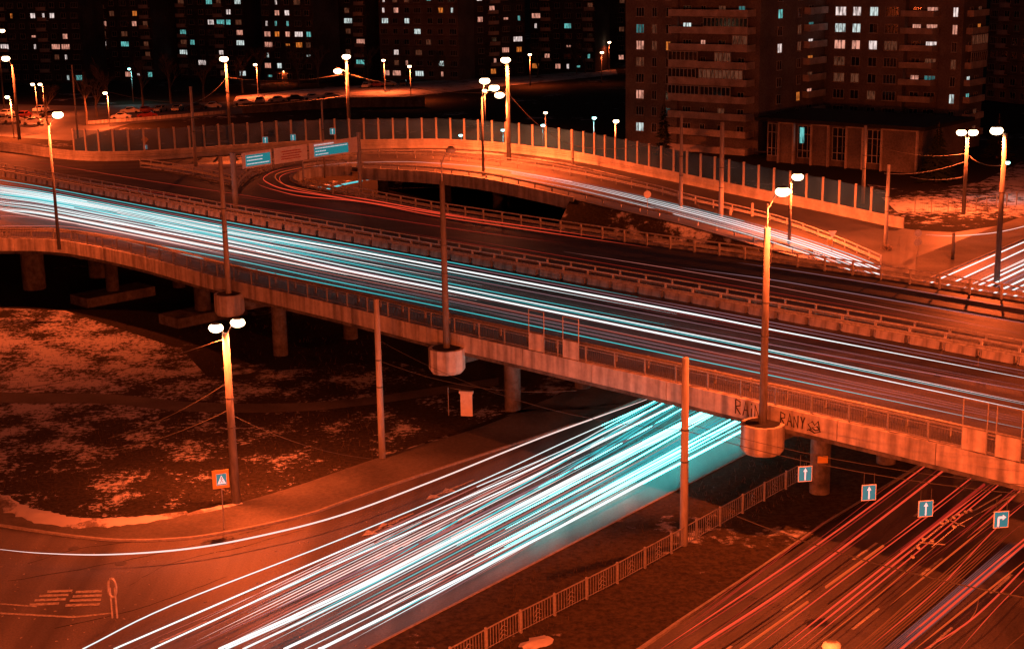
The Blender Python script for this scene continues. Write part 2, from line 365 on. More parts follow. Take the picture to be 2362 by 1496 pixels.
# snow bank along the lawn edge
def bank(name, pts, wd, ht, seed, step=.35):
    rnd = random.Random(seed); pts = [p for p, _ in resample(smooth(pts), step)]; mb = MB(); prof = []
    N = len(pts); k = 9; off = []
    for i, p in enumerate(pts):
        t = pts[min(i+1, N-1)]-pts[max(i-1, 0)]; t.z = 0; t.normalize(); q = Vector((-t.y, t.x, 0))
        e = math.sin(math.pi*min(1, (i+.5)/N*1.0))**.4; ww = wd*e*(.7+.6*rnd.random())
        for j in range(k):
            u_ = j/(k-1)*2-1; mb.v.append(tuple(p+q*(u_*ww+rnd.uniform(-.08, .08))+Vector((0, 0, ht*e*(1-u_*u_)*rnd.uniform(.45, 1.1)+.01))))
    for i in range(N-1):
        for j in range(k-1): mb.f.append((i*k+j, i*k+j+1, (i+1)*k+j+1, (i+1)*k+j)); mb.m.append(0)
    return tag(mb.build(name, M['snow'], sm=True), kind='stuff')
bank('snow_bank', [P(-60, 1125, .08), P(0, 1152, .08), P(60, 1182, .08), P(180, 1206, .08), P(330, 1199, .08), P(440, 1180, .08)], .75, .28, 1)
bank('snow_bank', [P(430, 1187, .08), P(500, 1172, .08), P(560, 1160, .08)], .3, .12, 2)
bank('snow_bank', [P(1205, 1496, .12), P(1245, 1480, .12), P(1275, 1466, .12)], .5, .15, 3)
# painted crossing, stop lines and arrows on the near junction
mb = MB()
for x, y, L in ((108, 1366, 1.3), (90, 1376, 1.5), (79, 1386, 1.6), (67, 1396, 1.5), (174, 1367, 1.35), (167, 1377, 1.5), (160, 1387, 1.6), (150, 1398, 1.75)):
    a = P(x, y, .02); b_ = a+Vector((L, .08, 0)); q = Vector((-.05, .3, 0)); mb.poly([a, b_, b_+q, a+q])
mb.poly([P(0, 1390, .02), P(85, 1396, .02), P(85, 1399, .02), P(0, 1393, .02)])
mb.poly([P(0, 1411, .02), P(170, 1420, .02), P(260, 1411, .02), P(260, 1414, .02), P(170, 1424, .02), P(0, 1415, .02)])
mb.build('crossing_marking', M['paint'])['kind'] = 'structure'
mb = MB()
for (x, y) in ((1040, 1128), (1005, 1142), (895, 1208), (860, 1225), (922, 1258), (885, 1280), (1060, 1200), (1025, 1220)):
    a = P(x, y, .02); q = Vector((-adir.y, adir.x, 0))
    mb.poly([a-q*.07, a+adir*2.2-q*.07, a+adir*2.2+q*.07, a+q*.07]); mb.poly([a-adir*.9, a-q*.45, a+q*.45])
for t in range(14):
    a = P(1480, 920)+Vector((adir.y, -adir.x, 0))*4.0-adir*(12+t*9); a.z = .02; q = Vector((-adir.y, adir.x, 0))*.07
    mb.poly([a-q, a+adir*3-q, a+adir*3+q, a+q])
    a = a+Vector((adir.y, -adir.x, 0))*3.9; mb.poly([a-q, a+adir*3-q, a+adir*3+q, a+q])
mb.build('lane_marking', M['paint'])['kind'] = 'structure'
mb = MB(); q = bn*.08
for ln in (3.6, 7.4, 11.2, 15.0, 18.8):
    for t in range(16):
        a = edgeB[0]+bn*ln+bdir*(30+t*8); a.z = .02; mb.poly([a-q, a+bdir*3-q, a+bdir*3+q, a+q])
mb.build('lane_marking', M['paint'])['kind'] = 'structure'

# ------------------------------------------------------------------ viaduct
near_px = [(-260, 560), (0, 555), (117, 557), (200, 568), (334, 597), (502, 643), (790, 710), (990, 760), (1190, 806), (1392, 852), (1572, 893), (1766, 938), (2074, 1009), (2362, 1077), (2620, 1137)]
med_px = [(-300, 346), (0, 402), (334, 464), (535, 503), (790, 549), (1040, 594), (1300, 640), (1580, 690), (1800, 731), (2100, 786), (2362, 836), (2700, 900)]
near = smooth([P(x, y, ZD) for x, y in near_px]); med = smooth([P(x, y, ZD) for x, y in med_px])
far_px = [(2700, 748), (2362, 694), (2030, 640), (1772, 602), (1580, 575), (1400, 549), (1158, 512), (1000, 487), (838, 456), (757, 441), (705, 430), (676, 418), (672, 408), (684, 400), (714, 392), (757, 388), (827, 386)]
far = smooth([P(x, y, ZD) for x, y in far_px], 4)
par_px = [(827, 343), (700, 346), (535, 356), (334, 369), (174, 369), (0, 347), (-300, 318)]
par = smooth([P(x, y, ZD) for x, y in par_px], 4)
via = thing('viaduct', 'long orange-lit concrete road viaduct on round piers crossing above the lower roads', 'viaduct', P(1181, 800, 0))
mb = MB(); mb.ribbon(offset(near, .02), offset(med, -.3), .45, n=90); mb.build('deck', M['asphalt_deck'], via)
mb = MB(); mb.poly(up([p for p in offset(med, .3)]+far+par, 0), .45); mb.build('deck', M['asphalt_deck'], via)
# fascia: panelled edge beam with a lower lip, in segments with joints
fb = MB(); pr = [(.22, -.95), (-.18, -.95), (-.18, .22), (.22, .22)]
segs = resample(near, 6.0)
seg = [p for p, _ in resample(near, 1.0)]
for i in range(0, len(seg)-6, 6): 
    s_ = seg[i:i+7]; d0 = (s_[1]-s_[0]).normalized(); s_ = [s_[0]+d0*.03]+s_[1:-1]+[s_[-1]-d0*.03]; fb.sweep(s_, pr)
fb.build('fascia', M['concrete'], via)
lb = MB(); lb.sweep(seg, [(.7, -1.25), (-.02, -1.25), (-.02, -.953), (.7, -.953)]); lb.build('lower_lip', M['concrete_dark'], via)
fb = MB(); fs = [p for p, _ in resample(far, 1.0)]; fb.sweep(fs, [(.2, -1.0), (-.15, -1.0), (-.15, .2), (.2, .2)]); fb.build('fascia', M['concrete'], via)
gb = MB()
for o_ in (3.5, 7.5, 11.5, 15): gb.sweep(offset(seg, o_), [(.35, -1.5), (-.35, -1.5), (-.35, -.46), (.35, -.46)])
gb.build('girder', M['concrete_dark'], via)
# piers + crossheads
pdir = (near[-20]-near[30]); pdir.z = 0; pdir.normalize(); pn = Vector((-pdir.y, pdir.x, 0))   # into the deck
def pier(b, r, foot=False, cap=True, h=5.3):
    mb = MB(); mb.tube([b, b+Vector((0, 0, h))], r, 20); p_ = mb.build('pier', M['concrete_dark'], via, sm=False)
    if foot:
        f_ = MB(); f_.box((b.x, b.y, .45), (3.2, 7.5, .9), ux=pn.cross(Vector((0, 0, 1)))); f_.build('footing', M['concrete_dark'], via)
for (x, y, r, ft) in ((1890, 1138, .62, False), (1183, 945, .6, False), (648, 818, .62, False), (262, 690, .62, True), (80, 665, 1.15, False), (470, 735, .75, True)):
    b_ = P(x, y, 0); pier(b_, r, ft)
    b2 = b_+pn*7.5; pier(b2, r); b3 = b_+pn*15; pier(b3, r)
    e0 = b_-pn*3.4; e1 = b_+pn*17
    cb = MB(); mid = (e0+e1)/2; cb.box((mid.x, mid.y, 4.95), ((e1-e0).length, 1.3, .8), ux=pn)
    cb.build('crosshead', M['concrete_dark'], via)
for (x, y) in ((885, 470), (1150, 500), (1030, 470)):
    b_ = P(x, y, 0); pier(b_, .7)
# round brackets that carry the mast feet
def bracket(px, py, r=1.25):
    c = atx(near, px); c = c-pn*.9; 
    mb = MB(); z0 = c.z-2.35
    mb.prism((c.x, c.y, z0), r*.86, .25, 12, r2=r); mb.prism((c.x, c.y, z0+.25), r, 1.45, 12)
    mb.prism((c.x, c.y, z0+1.7), r*.80, .02, 12, 1)
    return mb.build('pole_bracket', [M['concrete'], M['rubber']], via), Vector((c.x, c.y, z0+1.7))
br1, m1 = bracket(1052, 800); br2, m2 = bracket(1782, 970); br3, m3 = bracket(548, 680, 1.2)
for m_ in (m1, m2, m3):
    mb = MB(); e = m_+pn*5; mid = (m_+pn*.9+e)/2; mb.box((mid.x, mid.y, m_.z-.9), (4.4, 1.0, .7), ux=pn); mb.build('bracket_beam', M['concrete_dark'], via)
# graffiti on the fascia: hand painted strokes
L_ = {'R': [[(0, 0), (0, 1)], [(0, 1), (.5, .9), (.5, .6), (0, .5)], [(0, .5), (.55, 0)]], 'A': [[(0, 0), (.3, 1), (.6, 0)], [(.12, .4), (.5, .4)]],
      'I': [[(.1, 0), (.1, .62)], [(.1, .85), (.1, .95)]], 'N': [[(0, 0), (0, .9), (.5, 0), (.5, 1)]], 'Y': [[(0, 1), (.25, .5)], [(.5, 1), (.25, .5), (.2, 0)]],
      'S': [[(0, 0), (.5, .2), (.1, .5), (.6, .8), (.9, .5), (1.3, .9), (1.5, .3), (1.0, .1), (.6, .35), (1.2, .5), (1.6, .1), (.9, -.05), (.2, .1)]]}
def spray(word, px, sz, wob):
    gm = MB()
    a = atx(near, px); x = 0
    for ch in word:
        for st in L_[ch]:
            gm.tube([a+pdir*(x+p[0]*sz*.75)-pn*.2+Vector((0, 0, -.72+p[1]*sz+wob*random.uniform(-1, 1))) for p in st], .035, 5)
        x += sz*(.36 if ch == 'I' else 1.35 if ch == 'S' else .62)
    gm.build('graffiti', M['graffiti'], via)
spray('RAIN', 1702, .85, .02); spray('RANYS', 1806, .72, .03)

# ------------------------------------------------------------------ guard rails, railings, barriers
postm = {}
def protoposts(h, w_=.12, mt='steel', key=None):
    k = (h, w_, mt)
    if k not in postm:
        b = MB(); b.box((0, 0, h/2), (w_, w_*1.2, h)); postm[k] = b.mesh('post', M[mt])
    return postm[k]
def guard(label, line, h=.75, step=2.5, name='guard_rail', beams=2, blocks=False, group=None, mt='galv', postw=.12, extra_rail=None, side=-1):
    t = thing(name, label, 'guard rail', line[0], group); o = line[0]
    pts = resample(line, step)[:100]
    bm_ = MB(); ln = [p for p, _ in resample(line, 1.2)]
    wv = [(side*.08, h-.32), (side*.14, h-.26), (side*.08, h-.17), (side*.14, h-.08), (side*.08, h), (side*.06, h), (side*.06, h-.32)]
    bm_.sweep(ln, wv if side > 0 else wv); bm_.build('beam', M[mt], t)
    if beams > 1:
        b2 = MB(); b2.sweep(ln, [(-.05, h+.28), (.05, h+.28), (.05, h+.38), (-.05, h+.38)]); b2.build('top_rail', M[mt], t)
    ph = h+(.33 if beams > 1 else 0)
    for p, d in pts: inst('post', protoposts(ph, postw, mt), t, p-o, math.atan2(d.y, d.x))
    if blocks:
        for p, d in pts[:100]:
            if 'blk' not in postm:
                b = MB(); b.sweep([Vector((.16, 0, 0)), Vector((step-.28, 0, 0))], [(-.22, 0), (.22, 0), (.16, .52), (-.16, .52)]); postm['blk'] = b.mesh('kerb_block', M['concrete'])
            inst('kerb_block', postm['blk'], t, p-o, math.atan2(d.y, d.x))
    return t
medc = [p for p, _ in resample(med, 1.5)]
vis = lambda ln, a=-250, b=2560: [p for p in ln if a < proj(p)[0] < b]
guard('bright segmented median barrier with concrete blocks between the two viaduct carriageways, nearer row', vis(offset(medc, -.55)), .8, 2.6, 'median_barrier', 2, True)
guard('rear steel guard rail of the viaduct median behind the segmented blocks', vis(offset(medc, .75)), .85, 2.6, 'median_barrier', 2)
nearc = [p for p, _ in resample(near, 1.5)]
guard('dark steel guard rail between the near viaduct lanes and its walkway', vis(offset(nearc, 2.1)), .8, 2.6, 'guard_rail', 1, mt='steel')
farc = [p for p, _ in resample(far, 1.5)]
guard('steel guard rail on the far side of the viaduct beside the dark pit', vis(offset(farc, .6), 690), .8, 2.6, 'guard_rail', 2)
# pedestrian railing along the near edge
def railing(label, line, h=1.1, step=2.4):
    t = thing('railing', label, 'railing', line[0]); o = line[0]; ln = [p for p, _ in resample(line, 1.2)]
    b = MB(); b.sweep(ln, [(-.04, h-.07), (.04, h-.07), (.04, h), (-.04, h)]); b.sweep(ln, [(-.02, .12), (.02, .12), (.02, .16), (-.02, .16)]); b.sweep(ln, [(-.02, h-.26), (.02, h-.26), (.02, h-.22), (-.02, h-.22)]); b.build('rail', M['steel'], t)
    bar = MB()
    for i in range(15): bar.box((.16*(i+.5), 0, h*.5), (.022, .022, h*.78))
    bme = bar.mesh('bar_panel', M['dark_steel'])
    for p, d in resample(line, step)[:100]:
        inst('post', protoposts(h-.02, .09, 'steel'), t, p-o, math.atan2(d.y, d.x)); inst('bar_panel', bme, t, p-o, math.atan2(d.y, d.x))
    return t
rl = vis(up(nearc, .22), -60, 2480)
railing('walkway railing of thin upright bars along the near edge of the viaduct', rl)
# protective screens on the railing
def screen(px, label):
    c = atx(near, px); c = c+Vector((0, 0, .22))
    t = thing('protective_screen', label, 'screen', c, 'pale screens on the viaduct railing')
    b = MB(); b.box((c.x-pn.x*.09, c.y-pn.y*.09, c.z+.62), (1.3, .06, 1.15), ux=pdir); b.build('panel', M['concrete'], t)
    f_ = MB()
    for s_ in (-.68, .68): f_.tube([c+pdir*s_-pn*.09, c+pdir*s_-pn*.09+Vector((0, 0, 2.7))], .035, 6)
    f_.tube([c-pdir*.68-pn*.09+Vector((0, 0, 2.7)), c+pdir*.68-pn*.09+Vector((0, 0, 2.7))], .035, 6); f_.build('frame', M['steel'], t)
screen(1240, 'pale panel with thin frame on the viaduct railing, left of the middle pair')
screen(1319, 'pale panel with thin frame on the viaduct railing, right of the middle pair')
screen(2247, 'bright orange framed panel near the right edge on the railing, farther of that pair')
screen(2325, 'bright orange framed panel nearest the right edge of the photo on the railing')

# ------------------------------------------------------------------ ramps beyond
outer = smooth([P(827, 343, ZD), P(1000, 341, 6.6), P(1091, 345, 6.4), P(1178, 352, 6.1), P(1325, 371, 5.4), P(1459, 398, 4.8), P(1580, 424, 4.1), P(1773, 464, 2.8), P(1863, 481, 2.1), P(1973, 504, 1.2), P(2074, 525, .6), P(2200, 540, .15), P(2290, 535, .03), P(2362, 522, .02), P(2560, 470, .02)])
inner = smooth([P(827, 391, ZD), P(928, 396, 6.7), P(1000, 401, 6.55), P(1107, 414, 6.2), P(1200, 432, 5.7), P(1316, 458, 4.9), P(1392, 476, 4.4), P(1560, 514, 3.2), P(1620, 530, 2.7), P(1772, 574, 1.5), P(1900, 608, .7), P(2000, 634, .2), P(2110, 660, .03)])
ramp = thing('ramp', 'curving loop ramp on piers behind the viaduct, descending to the right', 'ramp', P(1000, 400, 0))
mb = MB(); A2 = [p for p in outer if proj(p)[0] < 2120]; mb.ribbon(inner, A2, .4, n=80); mb.build('deck', M['asphalt'], ramp)
ic = [p for p, _ in resample(inner, 1.0)]; mb = MB(); mb.sweep(vis(ic, 700, 1330), [(-.2, -1.2), (.15, -1.2), (.15, .25), (-.2, .25)]); mb.build('fascia', M['concrete'], ramp)
# embankment under the descending part
mb = MB(); low = [p for p in inner if proj(p)[0] > 1300]
base = [Vector((p.x, p.y, 0))+Vector((-.55, -1, 0)).normalized()*(p.z*1.2+.3) for p in low]; mb.ribbon(up(low, -.12), up(base, .02), 0, n=40); tag(mb.build('embankment', M['grass_mid']), kind='structure')
mb = MB(); lo2 = [p for p in A2]; b2 = [Vector((p.x, p.y, .02))+Vector((.3, 1, 0)).normalized()*(p.z*1.2+.3) for p in lo2]; mb.ribbon(b2, up(lo2, -.12), 0, n=60); tag(mb.build('embankment', M['grass_mid']), kind='structure')
mb = MB(); w1_ = P(1316, 480, 4.0); mb.poly([P(1280, 520, .2), P(1345, 474, 3.6), P(1375, 478, 3.4), P(1345, 520, .2)]); mb.build('wing_wall', M['concrete'], ramp)
# noise barrier
nbl = list(reversed(par))+outer[1:]; nbl = [p for p in nbl if 172 < proj(p)[0] < 2092]
nb = thing('noise_barrier', 'long curved noise screen of grey glass panels between posts behind the ramps', 'noise barrier', nbl[0])
pl = [p for p, _ in resample(nbl, 1.0)]
pb_ = [p for p, _ in resample(list(reversed(par))+outer[1:], 1.0)]; pb_ = vis(pb_, -200, 2092)
mb = MB(); mb.sweep(pb_, [(-.22, -1.0), (.22, -1.0), (.2, 0), (.1, .3), (.1, 1.25), (-.12, 1.25), (-.12, .3), (-.22, 0)]); 
for h_ in (.55, .8, 1.05): mb.sweep(pb_, [(-.17, h_), (-.125, h_-.02), (-.125, h_+.1), (-.17, h_+.08)])
mb.build('parapet', M['parapet'], nb)
nps = resample(nbl, 1.98); pm = MB(); pm.box((0, 0, 1.45), (.24, .2, 2.9)); pme = pm.mesh('post', M['parapet'])
for i, (p, d) in enumerate(nps[:100]):
    ph = math.atan2(d.y, d.x); o = inst('post', pme, nb, p-nbl[0]+Vector((0, 0, 1.25)), ph)
    if i+1 < len(nps):
        q_ = nps[i+1][0]; g_ = MB(); a = p+Vector((0, 0, 1.3)); b_ = q_+Vector((0, 0, 1.3)); dd = (b_-a).normalized()*.09
        g_.ribbon([a+dd, b_-dd], [a+dd+Vector((0, 0, 2.7)), b_-dd+Vector((0, 0, 2.7))]); g_.build('glass_panel', M['screen_glass'], nb)
# rail of the ramp going on to the left of the noise screen, divider, island, snow strip
div = smooth([P(827, 363, ZD), P(1000, 367, 6.6), P(1180, 385, 6.0), P(1320, 407, 5.1), P(1500, 445, 4.1), P(1600, 472, 3.3), P(1780, 515, 1.9), P(1900, 556, .9), P(2000, 598, .3), P(2050, 622, .05)])
divl = smooth([P(545, 440, ZD), P(560, 420, ZD), P(590, 400, ZD), P(650, 382, ZD), P(720, 370, ZD), P(827, 363, ZD)])
guard('steel divider rail curving between the outer ramp and the loop lanes', [p for p, _ in resample(divl[:-1]+div, 1.5)], .75, 2.4, 'guard_rail', 2)
inr = offset([p for p, _ in resample(inner, 1.5)], 1.2)
guard('guard rail on the inner side of the loop ramp above its fascia', vis(inr, 690, 1900), .75, 2.4, 'guard_rail', 1)
isl = smooth([P(325, 386, ZD), P(420, 400, ZD), P(530, 424, ZD), P(548, 440, ZD)])
guard('short rail on the gore island left of the gantry sign', [p for p, _ in resample(isl, 1.2)], .75, 2.4, 'guard_rail', 2)
mb = MB(); mb.poly([P(325, 384, ZD+.12), P(420, 398, ZD+.12), P(528, 421, ZD+.12), P(545, 436, ZD+.12), P(560, 418, ZD+.12), P(600, 395, ZD+.12), P(560, 378, ZD+.12), P(420, 380, ZD+.12)], .1); tag(mb.build('traffic_island', M['snow']), kind='structure')
sn = offset([p for p in list(reversed(par))+outer[1:] if 600 < proj(p)[0] < 1560], -3.2)
bank('snow_bank', up(sn[::3], .02), .5, .2, 5, .8)
bank('snow_bank', [P(1560, 553, 0), P(1620, 565, 0), P(1700, 580, 0), P(1800, 590, 0), P(1880, 606, 0)], 1.3, .4, 6, .6)
bank('snow_bank', [P(1580, 540, 0), P(1680, 557, 0), P(1790, 575, 0), P(1870, 595, 0)], .8, .3, 8, .6)
mb = MB(); mb.poly([P(1345, 500, .05), P(1440, 500, .05), P(1900, 600, .05), P(2050, 650, .05), P(1700, 640, .05), P(1300, 560, .05)]); tag(mb.build('rough_ground', M['grass_mid']), kind='structure')

# ------------------------------------------------------------------ far ground: car parks, snow-covered lane, walls
mb = MB(); mb.poly([P(530, 250, .03), P(545, 222, .03), P(700, 206, .03), P(820, 198, .03), P(1000, 186, .03), P(1200, 176, .03), P(1420, 160, .03), P(1425, 172, .03), P(1250, 190, .03), P(1110, 204, .03), P(950, 222, .03), P(820, 234, .03), P(640, 240, .03)]); tag(mb.build('snowy_lane', M['snow']), kind='structure')
mb = MB(); mb.poly([P(-200, 300, .03), P(-200, 235, .03), P(200, 245, .03), P(520, 235, .03), P(700, 235, .03), P(560, 262, .03), P(300, 285, .03), P(160, 325, .03)]); tag(mb.build('car_park', M['asphalt']), kind='structure')
def longwall(label, pts, h, mt, name='boundary_wall'):
    b = MB(); b.sweep(pts, [(-.12, 0), (.12, 0), (.12, h), (-.12, h)]); o = b.build(name, M[mt], loc=pts[0]); return tag(o, label, 'wall')
longwall('low pale boundary wall lit orange along the far car park', [P(200, 287), P(330, 278), P(520, 262)], .7, 'concrete')
longwall('grey boundary wall running behind the noise screen below the snowy lane', [P(560, 262), P(800, 248), P(980, 246)], 2.2, 'concrete_dark')
bank('snow_bank', [P(1060, 190), P(1200, 184), P(1420, 166)], 2, .5, 9, 1.5)
mb = MB(); mb.poly([P(2000, 425, .03), P(2120, 440, .03), P(2260, 420, .03), P(2362, 370, .03), P(2600, 330, .03), P(2600, 460, .03), P(2362, 500, .03), P(2200, 515, .03), P(2090, 508, .03)]); tag(mb.build('snowy_verge', M['grass_snow']), kind='structure')
# wire fence on the verge
def wirefence(label, line, h, step, nbars):
    t = thing('wire_fence', label, 'fence', line[0]); ln = resample(line, step)
    b = MB(); b.sweep([p for p, _ in resample(line, 1)], [(-.025, h-.05), (.025, h-.05), (.025, h), (-.025, h)]); b.sweep([p for p, _ in resample(line, 1)], [(-.015, .12), (.015, .12), (.015, .15), (-.015, .15)]); b.build('rail', M['steel'], t)
    bp = MB()
    for i in range(nbars): bp.box((step*(i+.5)/nbars, 0, h/2), (.018, .018, h*.86))
    k = 3
    for j in range(3):      # ornament: lattice in the middle of each bay
        bp.tube([Vector((step*.4, 0, h*(.2+.2*j))), Vector((step*.5, 0, h*(.35+.2*j))), Vector((step*.6, 0, h*(.2+.2*j)))], .014, 4)
    me = bp.mesh('bar_panel', M['steel'])
    for p, d in ln[:100]: inst('post', protoposts(h+.06, .1, 'steel'), t, p-line[0], math.atan2(d.y, d.x)); inst('bar_panel', me, t, p-line[0], math.atan2(d.y, d.x))
wirefence('low grey fence of square bays along the grass strip between the two lower roads', [P(1040, 1546, .11), P(1163, 1478, .11), P(1415, 1350, .11), P(1574, 1262, .11), P(1766, 1153, .11), P(1850, 1108, .11)], 1.15, 2.55, 12)
wirefence('thin wire fence on the snowy verge at the right edge', [P(2110, 490), P(2230, 492), P(2362, 470), P(2480, 440)], 1.7, 2.0, 8)

# ------------------------------------------------------------------ masts and lamps
def housing(mb, c, d):      # cobra-head lamp, d = horizontal direction of the arm
    mb.ball(c+Vector((0, 0, .06)), (.42, .42, .13), 0, 10, 6)
def wire(a, b, sag, label, r=.02, name='wire', mt='dark_steel'):
    pts = [a.lerp(b, i/12)-Vector((0, 0, sag*4*(i/12)*(1-i/12))) for i in range(13)]
    m_ = MB(); m_.tube([p for p in pts], r, 4); return tag(m_.build(name, M[mt], loc=a), label, 'wire', 'wires strung between the masts')
TOPS = {}
def mast(key, px, py, z, ty, label, lamps=(), r=(.2, .14), mt='pole_concrete', base=None, power=14000, cat=None, lens='lens', wide=166, bands=True, light=True, group=None, size=1.5, ext=None):
    b = base if base is not None else P(px, py, z); h = height(b, ty); top = b+Vector((0, 0, h))
    lit = bool(lamps)
    t = thing('lamp_post' if lit else 'pole', label, cat or ('street lamp' if lit else 'pole'), b, group)
    m_ = MB(); m_.tube([b, b+Vector((0, 0, h*.5)), top], [r[0], (r[0]+r[1])/2, r[1]], 12); m_.build('shaft', M['pole_toned_down' if lit and mt == 'pole_concrete' else mt], t, sm=True)
    if bands and h > 5:
        for q in (.45, .62): m_ = MB(); m_.tube([b+Vector((0, 0, h*q)), b+Vector((0, 0, h*q+.09))], r[0]*.95, 10); m_.build('clamp', M['dark_steel'], t)
    if ext:
        e = PY(ext[0], ext[1], b.y); m_ = MB(); m_.tube([top, Vector((top.x, top.y, e.z))], .05, 6); m_.build('extension', M['steel'], t); top = Vector((top.x, top.y, e.z))
    for i, lp in enumerate(lamps):
        lx, ly = lp[:2]; c = PY(lx, ly, b.y); on = len(lp) < 3
        if abs(c.x-b.x) < .35: c = c+Vector((0, -.9, 0))
        j = Vector((b.x, b.y, min(top.z, c.z-.1)-.3)); m_ = MB(); m_.tube(smooth([j, j.lerp(c, .5)+Vector((0, 0, .25)), c+Vector((0, 0, .1))], 4), .045, 6); m_.build('arm', M['steel'], t)
        hd = MB(); hd.ball(c+Vector((0, 0, .10*size)), (.26*size, .22*size, .12*size)); ho = hd.build('lamp_head', M['dark_steel'], t, sm=True)
        ln = MB(); ln.ball(c-Vector((0, 0, .10*size)), (.43*size, .38*size, .27*size)); ln.build('lens', M[lens] if on else M['frame'], ho, sm=True)
        if light and on:
            ld = bpy.data.lights.new('bulb', 'SPOT'); ld.spot_size = math.radians(wide); ld.spot_blend = .25 if wide > 177 else .9; ld.energy = power*1.5/len(lamps); ld.shadow_soft_size = .2; ld.color = SODIUM if lens == 'lens' else (.3, 1, .95)
            lo = bpy.data.objects.new('bulb', ld); C.objects.link(lo); lo.parent = t; lo.location = c-b-Vector((0, 0, .45*size))
    TOPS[key] = (b, top)
    return t
mast('A', 545, 1160, .1, 768, 'thick concrete mast with two bright lamps standing on the snowy lawn', ((498, 752), (548, 740)), (.27, .2), power=17000, size=1.05, wide=150)
mast('B', 882, 1055, .1, 690, 'bare concrete mast on the lawn edge, between the lawn lamp and the round pier', (), (.23, .18))
mast('C', 1577, 1256, .12, 825, 'bare concrete mast in the grass strip in front of the lower white trails', (), (.24, .19))
mast('D', 0, 0, 0, 418, 'concrete mast on the middle round bracket of the viaduct with an unlit lamp', ((1040, 343, 0),), (.24, .17), base=m1, ext=(1022, 368), size=.8)
mast('E', 0, 0, 0, 525, 'concrete mast on the right round bracket beside the graffiti', ((1806, 438),), (.24, .17), base=m2, ext=(1781, 470), power=17000, size=1.0, wide=172)
mast('F', 0, 0, 0, 360, 'dark concrete mast on the left round bracket of the viaduct', (), (.24, .17), base=m3)
mast('G', 137, 575, ZD, 290, 'thin mast with a drooping lamp on the curved left edge of the viaduct', ((133, 262),), (.17, .1), power=12000, size=1.2)
mast('H', 45, 322, ZD, 150, 'lamp mast near the left edge behind the viaduct', ((13, 133),), (.24, .17), power=13000)
mast('H2', 10, 250, 0, 80, 'distant lamp mast at the left edge above the nearer lamp', ((5, 70),), (.2, .14), power=6000)
mast('I', 532, 330, ZD, 140, 'tall lamp mast behind the noise screen left of the gantry sign', ((519, 133),), (.24, .17), power=20000)
mast('J', 806, 303, ZD, 135, 'tall lamp mast just left of centre behind the gantry sign', ((800, 128), (779, 162)), (.3, .2), power=30000, wide=172)
mast('K', 1176, 480, 0, 145, 'tallest lamp mast rising from the pit inside the loop', ((1166, 135), (1152, 217)), (.34, .2), power=36000)
mast('L', 1115, 405, 6.2, 225, 'thin lamp mast on the loop ramp edge left of the tallest mast', ((1140, 200), (1118, 184)), (.17, .11), power=22000)
mast('M', 1820, 580, .6, 425, 'short lamp post beside the descending ramp trails', ((1840, 405),), (.2, .15), power=19000, wide=179, ext=(1820, 418))
mast('N', 2222, 495, 0, 318, 'twin lamp mast on the verge in front of the fir tree', ((2218, 303), (2245, 303)), (.26, .2), power=20000, wide=179)
mast('O', 2298, 663, 0, 308, 'tall lamp mast by the white trails at the right edge', ((2299, 298),), (.3, .2), power=20000, wide=179)
mast('P', 452, 388, ZD, 200, 'unlit bare mast on the gore island left of the gantry', (), (.23, .17))
mast('Q', 750, 410, ZD, 232, 'thin unlit mast behind the blue gantry sign', (), (.13, .1))
mast('R', 180, 320, ZD, 150, 'thin unlit mast by the left end of the noise screen', (), (.15, .1))
mast('S', 1322, 475, 0, 300, 'thin unlit mast at the end of the loop bridge', (), (.17, .13))
mast('T', 1570, 520, 1.5, 262, 'bright bare mast in front of the tower with balconies', (), (.26, .16))
mast('U', 1662, 555, 0, 282, 'tall bare mast before the corner of the balcony tower', (), (.32, .24))
mast('V', 1684, 550, 0, 478, 'shorter stub post right of the tall bare mast', (), (.2, .18), bands=False, group='stub posts by the ramp')
mast('V2', 1734, 548, 0, 468, 'second stub post, between the stub and the ramp lamp', (), (.2, .18), bands=False, group='stub posts by the ramp')
mast('X', 1990, 470, 1.2, 290, 'bare mast in front of the low flat-roofed building', (), (.25, .2))
mast('Y', 2042, 575, 0, 380, 'bare mast standing on the road corner right of the ramp', (), (.23, .19))
mast('Z', 2197, 600, 0, 537, 'short dark post on the open asphalt at right', (), (.2, .16), bands=False, mt='dark_steel')
# foreground lamp cut by the bottom edge, and street lamps of the same roads just outside the picture
mast('ff', 0, 0, 0, 1530, 'foreground street lamp whose head shows at the bottom edge of the photo', ((1918, 1484, 0),), (.14, .08), base=Vector((10.4, 49, 0)), mt='steel', power=6000, size=.8)
def hid(x, y, z0, h, power, i):
    b = Vector((x, y, z0)); t = thing('lamp_post', 'street lamp beside the roads outside the photo', 'street lamp', b, 'street lamps just outside the picture')
    m_ = MB(); m_.tube([b, b+Vector((0, 0, h))], [.2, .12], 10); m_.build('shaft', M['pole_concrete'], t)
    c = b+Vector((1.2, .6, h)); m_ = MB(); m_.tube([b+Vector((0, 0, h-.2)), c+Vector((0, 0, .1))], .05, 6); m_.build('arm', M['steel'], t)
    hd = MB(); hd.ball(c+Vector((0, 0, .08)), (.45, .34, .14)); ho = hd.build('lamp_head', M['dark_steel'], t); ln = MB(); ln.ball(c-Vector((0, 0, .07)), (.4, .3, .18)); ln.build('lens', M['lens'], ho)
    ld = bpy.data.lights.new('bulb', 'POINT'); ld.energy = power; ld.color = SODIUM; ld.shadow_soft_size = .18; lo = bpy.data.objects.new('bulb', ld); C.objects.link(lo); lo.parent = t; lo.location = c-b-Vector((0, 0, .38))
